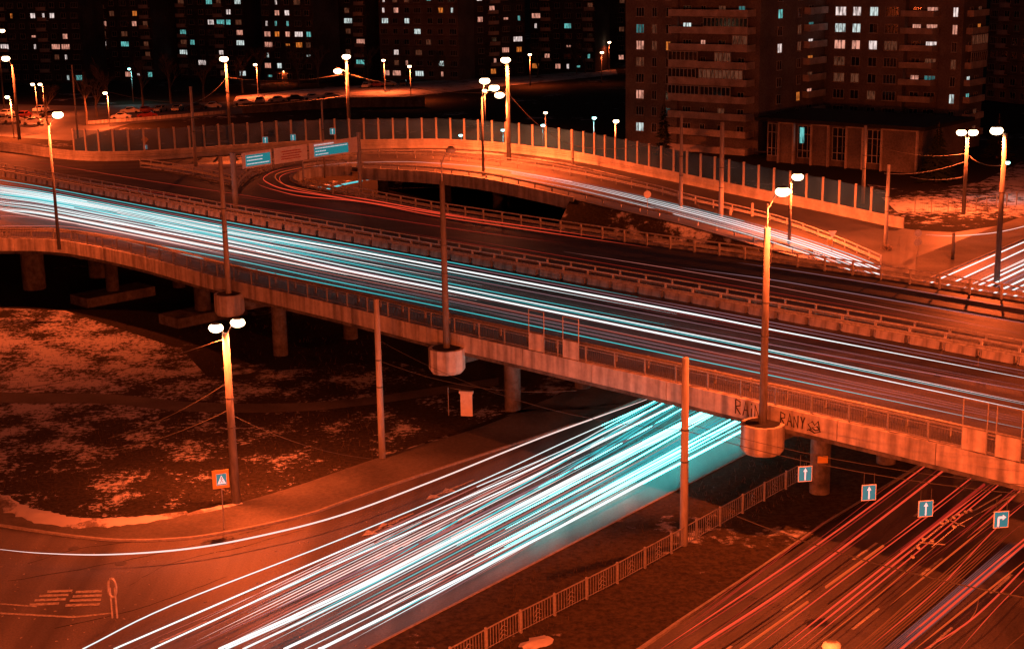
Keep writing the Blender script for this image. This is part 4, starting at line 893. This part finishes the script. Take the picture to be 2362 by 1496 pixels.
# loop and far lanes
for p, r, mt in (([(592, 420), (602, 428), (640, 440), (700, 453), (838, 466), (1000, 497), (1200, 527), (1500, 571)], .035, 't_red'), ([(700, 383), (640, 393), (608, 410), (622, 424), (660, 437), (740, 450), (870, 470), (1000, 491), (1200, 520), (1420, 552)], .045, 't_red'),
    ([(760, 378), (680, 390), (636, 403), (650, 423), (700, 436), (770, 447)], .03, 't_orange'), ([(700, 390), (655, 402), (645, 415), (665, 430), (720, 444), (850, 467)], .03, 't_red'), ([(765, 447), (870, 464), (1000, 488), (1100, 503)], .05, 't_red'),
    ([(500, 447), (700, 475), (900, 505), (1100, 535), (1300, 560)], .02, 't_red_dim'), ([(0, 360), (300, 410), (560, 450), (800, 490)], .02, 't_red_dim'), ([(-60, 380), (200, 420), (500, 465), (800, 510)], .02, 't_red_dim'), ([(1572, 617), (1760, 642), (1900, 665), (2362, 745), (2450, 760)], .028, 't_lav'), ([(1300, 580), (1700, 645), (2362, 770)], .02, 't_pink'), ([(1700, 605), (1900, 635), (2362, 712)], .018, 't_lav'),
    ([(1000, 540), (1500, 625), (2300, 765)], .015, 't_red_dim'), ([(900, 530), (1300, 600), (1900, 705)], .015, 't_red_dim')): trail(p, ZD+.6, r, mt, 'loopred')
def lz(x): 
    T = ((700, 6.8), (1000, 6.5), (1178, 5.9), (1320, 5.0), (1500, 3.8), (1600, 3.0), (1780, 1.6), (1900, .8), (2000, .25), (2100, 0))
    for (a, za), (b_, zb) in zip(T, T[1:]):
        if x <= b_: return za+(zb-za)*max(0, (x-a)/(b_-a))
    return 0
def lt(pts, r, mt):
    ln = smooth([P(x, y, lz(x)+.6) for x, y in pts]); m_ = MB(); m_.tube(ln, [r*max(.1, min(1, (p-ln[0]).length/45)) for p in ln], 6); tag(m_.build('light_trail', M[mt], loc=ln[0]), *TL['loop'])
main = [(1091, 385), (1178, 396), (1320, 421), (1500, 462), (1700, 513), (1850, 558), (1960, 597), (2035, 628)]
sp = lambda d0, d1: [(x, y+d0+(d1-d0)*(x-1091)/940) for x, y in main]
lt([(700, 386), (800, 376), (930, 373), (1000, 376)]+[(x, y-2) for x, y in main[:3]], .03, 't_warm')
lt(sp(-3, -10), .025, 't_lav'); lt(sp(0, -4)[1:], .05, 't_hot'); lt(sp(2, 2)[1:], .06, 't_white'); lt(sp(4, 8)[1:], .06, 't_hot'); lt(sp(3, 5)[1:], .04, 't_lav'); lt(sp(1, -12)[2:], .04, 't_cyan'); lt(sp(10, 26)[1:-1], .04, 't_hot'); lt(sp(9, 19)[2:-1], .03, 't_white'); lt(sp(6, 14)[3:], .05, 't_white')
trail([(742, 440), (790, 426), (835, 417)], .6, .12, 't_cyan', 'under'); trail([(725, 434), (760, 427)], .6, .06, 't_teal', 'under'); trail([(845, 415), (900, 408)], .6, .07, 't_teal', 'under')
for (a, b_, r, mt) in (((2140, 655), (2440, 524), .06, 't_hot'), ((2180, 660), (2440, 540), .06, 't_hot'), ((2215, 668), (2440, 562), .05, 't_warm'), ((2235, 668), (2440, 573), .08, 't_white'), ((2255, 672), (2440, 583), .08, 't_hot'), ((2270, 675), (2440, 595), .05, 't_lav'), ((2285, 680), (2440, 606), .08, 't_hot'), ((2300, 686), (2440, 620), .07, 't_white'), ((2325, 690), (2440, 636), .08, 't_hot'), ((2220, 665), (2440, 567), .03, 't_warm')):
    trail([a, ((a[0]+b_[0])/2, (a[1]+b_[1])/2), b_], .65, r, mt, 'right')
trail([(2135, 541), (2200, 544), (2290, 537), (2362, 522), (2440, 500)], .8, .03, 't_warm', 'right')

for x, y, r_, lb in ((278, 1299, .32, 'round iron manhole cover on the asphalt left of the ring-topped post'), (170, 1264, .3, 'iron manhole cover close to the bending kerb at lower left'), (548, 1237, .34, 'dark manhole cover just off the kerb below the crossing sign')):
    c = P(x, y, .01); m_ = MB(); m_.tube([c, c+Vector((0, 0, .012))], r_, 20); o = m_.build('manhole_cover', M['dark_steel'], loc=c); tag(o, lb, 'manhole cover')
for i_, pts in enumerate(([(60, 1300), (200, 1262), (420, 1240)], [(20, 1340), (300, 1290), (620, 1215)], [(120, 1450), (330, 1400), (520, 1330)], [(300, 1350), (390, 1300), (560, 1260), (700, 1220)])):
    ln = smooth([P(x, y, .009) for x, y in pts], 10); m_ = MB(); rk = random.Random(i_)
    A_ = [p+Vector((rk.uniform(-.1, .1), rk.uniform(-.08, .08), 0)) for p in ln]; m_.ribbon(A_, [p+Vector((.01, .05+rk.uniform(0, .05), 0)) for p in A_]); tag(m_.build('tar_seam', M['rubber']), kind='structure')
# ------------------------------------------------------------------ buildings
def window_mesh(w_, h_, mt, mull=1, key={}):
    k = (w_, h_, mt, mull)
    if k in key: return key[k]
    b = MB(); t = .07
    b.box((0, -.02, 0), (w_, .04, h_), m=1)
    for s_ in (-1, 1): b.box((s_*(w_/2), -.05, 0), (t, .1, h_+t), m=0); b.box((0, -.05, s_*h_/2), (w_+t, .104, t), m=0)
    for i in range(mull): b.box(((i+1)*w_/(mull+1)-w_/2, -.045, 0), (.08, .08, h_), m=0)
    b.box((0, -.1, -h_/2-.08), (w_+.2, .24, .07), m=0)
    key[k] = b.mesh('window', [M['frame'], M[mt]]); return key[k]
def vcol(S, d, px, z=15):
    lo, hi = -.5, 90.0; s0 = proj(S+Vector((0, 0, z)))[0] < px
    inc = proj(S+d*5)[0] > proj(S)[0]
    for _ in range(40):
        k = (lo+hi)/2; x = proj(S+d*k+Vector((0, 0, z)))[0]
        if (x < px) == inc: lo = k
        else: hi = k
    return lo
ad = Vector((.76, -.65, 0)).normalized(); bd = Vector((.65, .76, 0)).normalized()
K0 = Vector((39.5, 245, 0))
tl = vcol(K0, -ad, 1556); K1 = K0-ad*tl; tl2 = vcol(K1+bd*.8, -ad, 1443); K2 = K1+bd*.8-ad*tl2
tb = vcol(K0, bd, 1902); K3 = K0+bd*tb; tr_ = vcol(K3, ad, 2218); K4 = K3+ad*tr_; tb2 = vcol(K4, bd, 2270); K5 = K4+bd*tb2
TW = thing('apartment_tower', 'tall brick apartment tower with stacked balconies at upper right', 'apartment building', (K0+K3)/2)
HT = 36; RA = vcol(K3, ad, 2084); RB = vcol(K3, ad, 2167)
wl = MB(); wl.poly([Vector((p.x, p.y, HT)) for p in (K1+bd*1.4, K0+bd*1.4, K3, K3+ad*RA, K3+ad*RA+bd*1.3, K3+ad*RB+bd*1.3, K3+ad*RB, K4, K5, K5-ad*10+bd*14, K2+bd*24, K2, K1+bd*.8)], HT); wl.build('wall', M['brick'], TW)
rf = MB(); rf.poly([Vector((p.x, p.y, HT+.5)) for p in (K1-bd*.3, K0-bd*.3+ad*.3, K3+ad*.3, K4-bd*.3+ad*.3, K5+ad*.3, K5-ad*10+bd*14, K2+bd*24, K2-ad*.3, K1+bd*.5-ad*.3)], .48); rf.build('roof', M['roof'], TW)
jb = MB()     # dark panel joints on the plain faces
LIT = ['w_white', 'w_pink', 'w_pink', 'w_orange', 'w_cyan', 'w_pale']
def face(S, d, out, cols, w_=1.5, h_=1.45, z0=.55, lits={}, mull=1, nf=10, dim=.12, lx=None):
    rz = math.atan2(-out.x, out.y) + math.pi   # local -y faces 'out'
    rz = math.atan2(out.x, -out.y)
    for ci, px in enumerate(cols):
        k = vcol(S, d, px); p = S+d*k
        ww, mm = (w_[ci] if isinstance(w_, list) else w_), (mull[ci] if isinstance(mull, list) else mull)
        for r_ in range(1, nf):
            mt = lits.get((ci, r_)) or ('w_dim' if random.random() < dim else 'dark_glass')
            inst('window', window_mesh(ww, h_, mt, mm), TW, p+Vector((0, 0, z0+2.75*r_))-TW.location, rz)
face(K1+bd*.8, -ad, -bd, [1542, 1510, 1477], [.95, .95, 1.6], lits={(2, 1): 'w_pale', (2, 3): 'w_pink', (2, 6): 'w_pink', (0, 6): 'w_orange', (1, 6): 'w_dim', (2, 7): 'w_teal'}, mull=[1, 1, 2], z0=.55)
face(K0, bd, ad, [1797, 1842], [1.4, 1.1], lits={(0, 8): 'w_cyan', (0, 6): 'w_white', (1, 7): 'w_dim', (1, 3): 'w_orange'}, z0=.2)
face(K3, ad, -bd, [1937, 1974, 2013, 2054], [2.0, 1.5, 1.5, 2.3], lits={(0, 8): 'w_white', (1, 8): 'w_white', (2, 8): 'w_pale', (0, 7): 'w_pale', (1, 7): 'w_pale', (0, 6): 'w_pink', (1, 6): 'w_pink', (2, 6): 'w_white', (0, 5): 'w_dim', (0, 9): 'w_cyan', (2, 9): 'w_pink', (1, 9): 'w_orange'}, mull=[2, 1, 1, 3], z0=.1, dim=.06)
face(K3+bd*1.3, ad, -bd, [2112, 2147], [1.5, 1.9], lits={(1, 8): 'w_pink', (0, 7): 'w_pink', (1, 7): 'w_pink', (1, 6): 'w_white', (0, 4): 'w_pink', (1, 4): 'w_teal', (1, 9): 'w_pink'}, mull=[1, 2], z0=.1)
face(K3, ad, -bd, [2200], .85, 1.5, lits={(0, 8): 'w_white', (0, 7): 'w_pink', (0, 3): 'w_pale', (0, 9): 'w_pink'}, z0=.1)
face(K4, bd, ad, [2235, 2254], 1.2, lits={(0, 4): 'w_pale', (0, 3): 'w_cyan', (1, 7): 'w_orange'}, z0=.1)
# balconies: face along d from S between pixel columns
def balc(S, d, out, x0, x1, z0, floors, dep=1.1, ph=.95, glazed=(), lits={}, soffit=True):
    a, b_ = vcol(S, d, x0), vcol(S, d, x1); a, b_ = min(a, b_), max(a, b_); L = b_-a; mid = S+d*(a+L/2)
    for r_ in floors:
        z = z0+2.75*r_; c = mid+out*(dep/2)
        m_ = MB(); m_.box((c.x, c.y, z), (L, dep, .16), ux=d)
        e = mid+out*(dep-.05); m_.box((e.x, e.y, z+ph/2+.082), (L, .1, ph), ux=d)
        for s_ in (-1, 1): q = mid+d*(s_*(L/2-.051))+out*(dep/2-.052); m_.box((q.x, q.y, z+ph/2+.082), (.1, dep-.11, ph), ux=d)
        bo = m_.build('balcony', M['balcony'], TW)
        for g_ in glazed:
            if g_[0] != r_: continue
            g0, g1 = g_[1], g_[2]; gl = L*(g1-g0); gm_ = mid+d*(L*((g0+g1)/2-.5))+out*(dep-.05); fr = MB(); hh = 2.75-ph-.3; zc = z+ph+.1+hh/2
            nn_ = max(3, int(gl/.75))
            for i in range(nn_+1): q = gm_+d*(gl*(i/nn_-.5)); fr.box((q.x, q.y, zc), (.11, .12, hh), ux=d, m=0)
            for zz in (zc-hh/2+.05, zc+hh/2-.05): fr.box((gm_.x, gm_.y, zz), (gl, .13, .12), ux=d, m=0)
            fr.box((gm_.x-out.x*.03, gm_.y-out.y*.03, zc), (gl, .03, hh), ux=d, m=1); fr.build('balcony_glazing', [M['frame'], M[g_[3]]], bo)
pa_ = K0; 
balc(K1+bd*1.4, ad, -bd, 1560, 1742, .1, range(0, 11), 2.6, .95, glazed=[(5, 0, .38, 'dark_glass'), (5, .6, .8, 'w_dim'), (4, 0, .36, 'dark_glass'), (4, .4, .95, 'w_dim'), (3, 0, .4, 'dark_glass'), (3, .42, .8, 'dark_glass'), (6, .82, 1, 'w_dim'), (7, .45, 1, 'dark_glass')])
face(K1+bd*1.4, ad, -bd, [1585, 1622, 1665, 1710], [1.6, .9, 1.3, 1.2], lits={(0, 7): 'w_pale', (1, 6): 'w_pink', (3, 6): 'w_pink', (3, 8): 'w_teal', (2, 4): 'w_pink', (0, 9): 'w_white'}, z0=.9, dim=.12, mull=[2, 1, 1, 1])
balc(K0, bd, ad, 1853, 1893, -.1, range(1, 11), 1.2, .95)
face(K0, bd, ad, [1868], [1.6], lits={(0, 6): 'w_white', (0, 5): 'w_orange', (0, 3): 'w_pink', (0, 7): 'w_teal'}, z0=.5)
balc(K3+bd*1.3, ad, -bd, 2088, 2163, -.55, range(1, 11), 2.3, .8)
balc(K4, bd, ad, 2226, 2262, -.55, range(1, 11), 1.1, .85, glazed=[(6, 0, 1, 'w_dim'), (5, 0, 1, 'dark_glass')])

# right background block
def block(name_label, px0, px1, Y0, Y1, H, rnd, lits, mt='panel_wall', nf=8, colstep=3.2, balcols=(), density=.12, z0=1.6, wn=(1.5, 1.35), cat='apartment building', lamps=True):
    if Y0 > 350: Y0 += 38; Y1 += 38
    A_ = PY(px0, 0, Y0); B_ = PY(px1, 0, Y1); A_.z = B_.z = 0; d = (B_-A_).normalized(); L = (B_-A_).length; out = Vector((d.y, -d.x, 0))
    t = thing('apartment_building', name_label, cat, (A_+B_)/2); org = t.location.copy(); back = -out*12
    m_ = MB(); m_.poly([Vector((p.x, p.y, H)) for p in (A_, B_, B_+back, A_+back)], H); m_.build('wall', M[mt], t)
    m_ = MB(); m_.poly([Vector((p.x, p.y, H+.45)) for p in (A_-d*.3+out*.3, B_+d*.3+out*.3, B_+back+d*.3, A_+back-d*.3)], .43); m_.build('roof', M['roof'], t)
    n_ = max(2, int(L/colstep)); rz = math.atan2(out.x, -out.y); cnt = 0
    m_ = MB()
    for r_ in range(1, nf+1): q = (A_+B_)/2+out*.02; m_.box((q.x, q.y, .35+2.8*r_), (L, .05, .08), ux=d)
    m_.build('panel_joint', M['roof'], t)
    for c_ in range(n_):
        bal = c_ % 4 in balcols
        for r_ in range(nf):
            p = A_+d*(L*(c_+.5)/n_); v = lits.get((c_, r_))
            if v is None:
                q = rnd.random(); v = rnd.choice(LIT) if q < density else ('w_dim' if q < density+.08 else 'dark_glass')
            ww, hh = (wn[0] if c_ % 3 else wn[0]*1.35), wn[1]
            if v not in ('dark_glass', 'w_dim'):
                q = rnd.random()
                if q < .22: ww, hh = .7, 1.3
                elif q < .38: ww, hh = 1.4, .6
                elif q < .5: ww = 2.6
            p = p+d*rnd.uniform(-.35, .35)
            if cnt < 100: inst('window', window_mesh(ww, hh, v, 1 if ww < 2 else 3), t, p+Vector((0, 0, z0+2.8*r_))-org, rz); cnt += 1
            if bal and r_ > 0:
                bk = ('bk', round(colstep, 2))
                if bk not in postm:
                    bb = MB(); bb.box((0, -.5, 0), (colstep*.95, 1.0, .14)); bb.box((0, -.95, .5), (colstep*.95, .09, .86)); postm[bk] = bb.mesh('balcony', M['balcony'])
                inst('balcony', postm[bk], t, p+Vector((0, 0, z0-1.35+2.8*r_))-org, rz)
    return t
rr = random.Random(11)
block('dark long block at the left edge with few lit windows', -60, 180, 395, 385, 30, rr, {(6, 6): 'w_white', (5, 6): 'w_white', (7, 6): 'w_white', (8, 4): 'w_pink', (8, 3): 'w_pink', (8, 2): 'w_white', (8, 0): 'w_pale'}, balcols=(2,), density=.10)
block('dark block with the cyan lamp in front, second from left', 195, 345, 400, 392, 30, rr, {(1, 5): 'w_pink', (4, 5): 'w_pink', (4, 6): 'w_orange', (1, 2): 'w_cyan', (1, 3): 'w_white', (3, 3): 'w_cyan'}, balcols=(1,), density=.17)
block('dark block behind the left tall lamp mast, with a few cyan windows', 405, 560, 400, 390, 30, rr, {(1, 3): 'w_cyan', (3, 5): 'w_white', (5, 5): 'w_cyan'}, balcols=(0,), density=.17)
block('block with many lit windows and a glowing orange ground floor', 600, 720, 380, 372, 30, rr, {(c_, r_): random.choice(['w_white', 'w_pink', 'w_cyan', 'w_orange']) for c_ in range(4) for r_ in (3, 4, 5) if random.random() < .6}, density=.35, nf=9)
block('narrow dark block just left of the centre-left mast', 728, 842, 392, 385, 30, rr, {}, density=.24, balcols=(3,), nf=9)
block('wide block behind the two distant orange lamps', 872, 1055, 384, 372, 30, rr, {}, density=.26, nf=9, mt='brick')
block('block with many lit windows behind the tallest mast', 1062, 1210, 378, 385, 30, rr, {}, density=.36, balcols=(2,), nf=9)
block('dark block left of the brick tower with cyan and orange windows', 1222, 1372, 400, 392, 30, rr, {}, density=.3, nf=9, balcols=(1,))
block('dark block right of the brick tower behind the fir', 2285, 2560, 330, 300, 34, rr, {}, density=.02, nf=9, mt='brick', balcols=(1,))
block('unlit block filling the gap behind the left lamps', 330, 430, 450, 445, 33, rr, {}, density=.04, nf=8)
block('unlit distant block in the gap left of the tower', 1380, 1450, 430, 430, 33, rr, {}, density=.05, nf=8)

# low flat-roofed building
c0 = P(2119, 402, 0); LB0 = c0; tt_ = vcol(c0, -ad, 1762, 4); LB1 = c0-ad*tt_
LB = thing('low_building', 'low flat-roofed public building with lit wall panels beneath the brick tower', 'building', c0)
m_ = MB(); q = [LB1, LB0, LB0+bd*15, LB1+bd*15]; m_.poly([Vector((p.x, p.y, 6.4)) for p in [LB1+bd*1.0, LB0+bd*1.0, LB0+bd*15, LB1+bd*15]], 6.4); m_.build('wall', M['brick'], LB)
m_ = MB(); m_.poly([Vector((p.x, p.y, 7.0)) for p in (LB1-bd*1.2-ad, LB0-bd*1.2+ad*1.2, LB0+bd*16+ad*1.2, LB1+bd*16-ad)], .55); m_.build('roof', M['roof'], LB)
for x0, x1 in ((1795, 1832), (1870, 1912), (1951, 1992), (2032, 2117)):
    a, b_ = vcol(LB1, ad, x0, 4), vcol(LB1, ad, x1, 4); mid = LB1+ad*((a+b_)/2)
    m_ = MB(); m_.box((mid.x+bd.x*.5, mid.y+bd.y*.5, 3.1), (b_-a-.5, .9, 6.1), ux=ad); wp = m_.build('wall_panel', M['brick'], LB)
    m_ = MB()
    for s_ in (-1, 1): e = mid+ad*(s_*((b_-a)/2-.13)); m_.box((e.x-bd.x*0, e.y, 3.1), (.26, .5, 6.2), ux=ad)
    m_.box((mid.x-bd.x*.03, mid.y-bd.y*.03, 6.28), (b_-a, .4, .26), ux=ad); m_.build('border', M['balcony'], wp)
for x0, x1, lt_ in ((1764, 1794, 'dark_glass'), (1833, 1869, 'w_teal'), (1913, 1950, 'dark_glass'), (1993, 2031, 'dark_glass')):
    a, b_ = vcol(LB1, ad, x0, 4), vcol(LB1, ad, x1, 4); mid = LB1+ad*((a+b_)/2)+bd*.93
    m_ = MB(); m_.box((mid.x, mid.y, 3.4), (b_-a-.1, .1, 4.9), ux=ad, m=1)
    for i in range(4): e = mid+ad*((b_-a)*(i/3-.5)*.94)-bd*.08; m_.box((e.x, e.y, 3.4), (.12, .1, 5.0), ux=ad)
    for z_ in (.95, 2.1, 4.6, 5.9): m_.box((mid.x-bd.x*.08, mid.y-bd.y*.08, z_), (b_-a-.1, .08, .1), ux=ad)
    wo = m_.build('window', [M['frame'], M['dark_glass']], LB)
    if lt_ != 'dark_glass':
        e = mid-ad*((b_-a)*.2)-bd*.14; m_ = MB(); m_.box((e.x, e.y, 4.4), (.75, .04, 2.4), ux=ad); m_.build('lit_pane', M['w_cyan'], wo)

# ------------------------------------------------------------------ trees, bushes
def bare_tree(b, h, seed, label, group='bare trees before the far blocks', spread=.42, depth=4):
    rnd = random.Random(seed); t = thing('bare_tree', label, 'tree', b, group); tm = MB(); cm = MB()
    def br(p, d, L, r, k):
        q = p+d*L; mid = p.lerp(q, .5)+Vector((rnd.uniform(-1, 1), rnd.uniform(-1, 1), 0))*L*.05
        (tm if k == 0 else cm).tube([p, mid, q], [r, r*.8, r*.62], 6 if k == 0 else 4, cap=False)
        if k >= depth: return
        for i in range(4 if k else 5):
            a = rnd.uniform(0, 6.28); s_ = rnd.uniform(.3, .85); nd = (d+Vector((math.cos(a), math.sin(a), rnd.uniform(-.1, .4)))*s_*spread*2).normalized()
            st = p.lerp(q, rnd.uniform(.45, 1)); br(st, nd, L*rnd.uniform(.5, .75), r*.5, k+1)
    br(b, Vector((rnd.uniform(-.05, .05), 0, 1)).normalized(), h*.42, h*.018+.04, 0)
    tm.build('trunk', M['bark'], t); cm.build('crown', M['bark'], t)
for i, (x, y, h, lb) in enumerate(((200, 288, 13, 'bare tree behind the left end of the noise screen'), (225, 270, 11, 'bare tree over the far car park, left'), (110, 285, 10, 'bare tree among the parked cars at far left'), (250, 250, 12, 'bare tree near the small orange lamp'), (330, 245, 12, 'bare tree before the dark block behind the cyan lamp'), (395, 240, 14, 'dark bare tree between two left blocks'), (470, 235, 13, 'bare tree left of the tall left lamp mast'), (560, 215, 12, 'bare tree right of the tall left lamp mast'), (600, 205, 14, 'bare tree before the brightly lit block, left'), (690, 200, 14, 'dark bare tree before the brightly lit block, right'), (735, 200, 13, 'bare tree before the narrow dark block'), (850, 195, 12, 'bare tree by the snowy lane left end'), (1015, 185, 11, 'bare tree beyond the snowy lane middle'), (1240, 178, 11, 'bare tree before the dark block right of the tallest mast'), (1330, 172, 12, 'bare tree near the right end of the snowy lane'), (1350, 170, 10, 'small bare tree near the right end of the snowy lane'))):
    bare_tree(P(x, y, 0), h, 40+i, lb)
def conifer(b, h, r, seed, label):
    rnd = random.Random(seed); t = thing('fir_tree', label, 'tree', b); m_ = MB(); m_.tube([b, b+Vector((0, 0, h))], [.22, .04], 7); m_.build('trunk', M['bark'], t); m_ = MB()
    for i in range(420):
        f_ = rnd.random()**.8; z_ = h*(.08+.9*f_); rr_ = r*(1-f_)*1.02+.15; a = rnd.uniform(0, 6.28); L = rr_*rnd.uniform(.7, 1.1)
        o = b+Vector((0, 0, z_)); e = o+Vector((math.cos(a)*L, math.sin(a)*L, -L*.28)); s_ = Vector((-math.sin(a), math.cos(a), 0))*L*.16
        m_.add([o, o.lerp(e, .55)+s_, e, o.lerp(e, .55)-s_, o.lerp(e, .5)-Vector((0, 0, L*.14))], [(0, 1, 2), (0, 2, 3), (0, 1, 4), (0, 4, 3), (1, 2, 4), (4, 2, 3)])
    m_.build('crown', M['needles'], t)
conifer(P(2160, 420, 0), 8.5, 3.3, 3, 'dark fir tree at the right end of the low building')
conifer(P(2300, 365, 0), 7, 2.8, 4, 'dark fir tree near the right edge behind the lamps')
conifer(P(1530, 365, 0), 10, 1.8, 5, 'slim dark conifer before the left corner of the brick tower')
def bush(px, py, z, r, seed, label):
    b = P(px, py, z); rnd = random.Random(seed); m_ = MB()
    for i in range(90):
        a = rnd.uniform(0, 6.28); e = rnd.uniform(.1, 1.4); L = r*rnd.uniform(.6, 1.1); d = Vector((math.cos(a)*math.cos(e), math.sin(a)*math.cos(e), math.sin(e)))
        m_.tube([b, b+d*L*.5+Vector((rnd.uniform(-.1, .1), 0, .05)), b+d*L], [.03, .02, .008], 4, cap=False)
        for k in range(3): q = b+d*L*rnd.uniform(.5, 1); s_ = rnd.uniform(.05, .12); m_.add([q, q+Vector((s_, 0, s_)), q+Vector((0, s_, s_*1.5))], [(0, 1, 2)])
    tag(m_.build('bush', M['bark'], loc=b), label, 'bush', 'leafless bushes beside the ramp')
for i, (x, y, z, r, lb) in enumerate(((1600, 530, 1.0, 3.2, 'large leafless bush in front of the ramp trails'), (1640, 545, .5, 2.6, 'leafless bush left of the tall bare mast'), (1540, 520, 1.0, 2.2, 'leafless bush left of the bright mast foot'), (1720, 570, 0, 1.6, 'low bush at the foot of the second stub post'), (1880, 610, 0, 1.4, 'low bush by the give-way sign'), (2045, 585, 0, 1.0, 'small bush at the foot of the road corner mast'))): bush(x, y, z, r, i, lb)
m_ = MB(); rg = random.Random(9)
for i in range(260):
    x = rg.uniform(-20, 1000); y = rg.uniform(1170, 1490); p = P(x, y, .012); s_ = rg.uniform(.02, .07); a = rg.uniform(0, 3)
    m_.box((p.x, p.y, .02), (s_*2, s_, .02), rz=a)
tag(m_.build('road_grit', M['kerb']), kind='stuff')
# tufts of tall dry grass on the lawns
m_ = MB(); rg = random.Random(5)
for i in range(2600):
    x = rg.uniform(-30, 900) if i % 3 else rg.uniform(1150, 1900); y = rg.uniform(730, 1160) if x < 950 else 0
    if x > 950: y = 1496-(x-1000)*.52+rg.uniform(-60, 100); 
    if y > 1540 or (x < 950 and 900 < y < 955): continue
    if x < 950 and y > 1195-(max(0, x-380))*.27: continue
    p = P(x, y, .05); h = rg.uniform(.12, .45); l = Vector((rg.uniform(-.2, .2), rg.uniform(-.2, .2), h)); s_ = Vector((.02, 0, 0))
    m_.add([p-s_, p+s_, p+l], [(0, 1, 2)])
tag(m_.build('dry_grass', M['dry_grass']), kind='stuff')

# ------------------------------------------------------------------ parked cars
def car(kind):
    t = thing('parked_car', '', 'car'); L, Wd = 4.3, 1.75
    prof = [(-2.15, .35), (-2.12, .75), (-1.75, .92), (-1.2, .95), (-.65, 1.42), (.75, 1.45), (1.45, 1.0), (2.05, .9), (2.15, .6), (2.12, .32)]
    m_ = MB(); n_ = len(prof); v = []
    for s_, w_ in ((-1, 1.0), (1, 1.0)):
        for x, z_ in prof: v.append((x, s_*Wd/2*(1 if z_ < 1.1 else .78), z_))
    m_.add(v, [tuple(range(n_)), tuple(reversed(range(n_, 2*n_)))]+[(i, n_+i, n_+(i+1) % n_, (i+1) % n_) for i in range(n_)]); m_.build('body', CARS[kind], t, sm=False)
    g_ = MB()
    g_.add([(-1.14, -.72, 1.0), (-1.14, .72, 1.0), (-.70, .6, 1.41), (-.70, -.6, 1.41)], [(0, 1, 2, 3)]); g_.add([(1.42, -.72, 1.04), (1.42, .72, 1.04), (.80, .6, 1.45), (.80, -.6, 1.45)], [(3, 2, 1, 0)])
    for s_ in (-1, 1): g_.add([(-.95, s_*.86, 1.0), (1.2, s_*.86, 1.02), (.7, s_*.71, 1.39), (-.6, s_*.71, 1.37)], [(0, 1, 2, 3)])
    g_.build('window', M['dark_glass'], t)
    for x in (-1.35, 1.35):
        for s_ in (-1, 1): w_ = MB(); w_.tube([Vector((x, s_*.66, .32)), Vector((x, s_*.9, .32))], .32, 12); w_.build('wheel', M['rubber'], t)
    l_ = MB(); 
    for s_ in (-1, 1): l_.box((2.13, s_*.6, .68), (.06, .32, .16))
    l_.build('lights', M['sign_white'], t)
    return t
protos = [car(i) for i in range(4)]; used = set(); rc = random.Random(3)
spots = [(15, 268), (55, 272), (30, 283), (75, 287), (115, 270), (95, 258), (300, 262), (335, 260), (370, 258), (410, 256), (450, 253), (490, 250), (280, 275), (340, 272), (600, 238), (640, 236), (680, 233), (720, 230), (845, 203), (870, 201), (895, 199), (760, 228), (930, 197), (560, 243)]
cn = ['white', 'black', 'silver', 'dark red']
for i, (x, y) in enumerate(spots):
    k = (i*7+i//3) % 4; o = protos[k] if k not in used else copy_tree(protos[k]); used.add(k)
    o.location = P(x, y, .04); o.rotation_euler = (0, 0, rc.choice([.15, 1.4, 1.6, .2])+rc.uniform(-.1, .1))
    o['label'] = cn[k]+' car parked '+('beyond the left end of the noise screen' if x < 150 else 'in the far row behind the bare trees' if x < 520 else 'by the snowy lane')
    o['group'] = cn[k]+' cars '+('parked at far left' if x < 150 else 'parked behind the bare trees' if x < 520 else 'parked by the snowy lane')
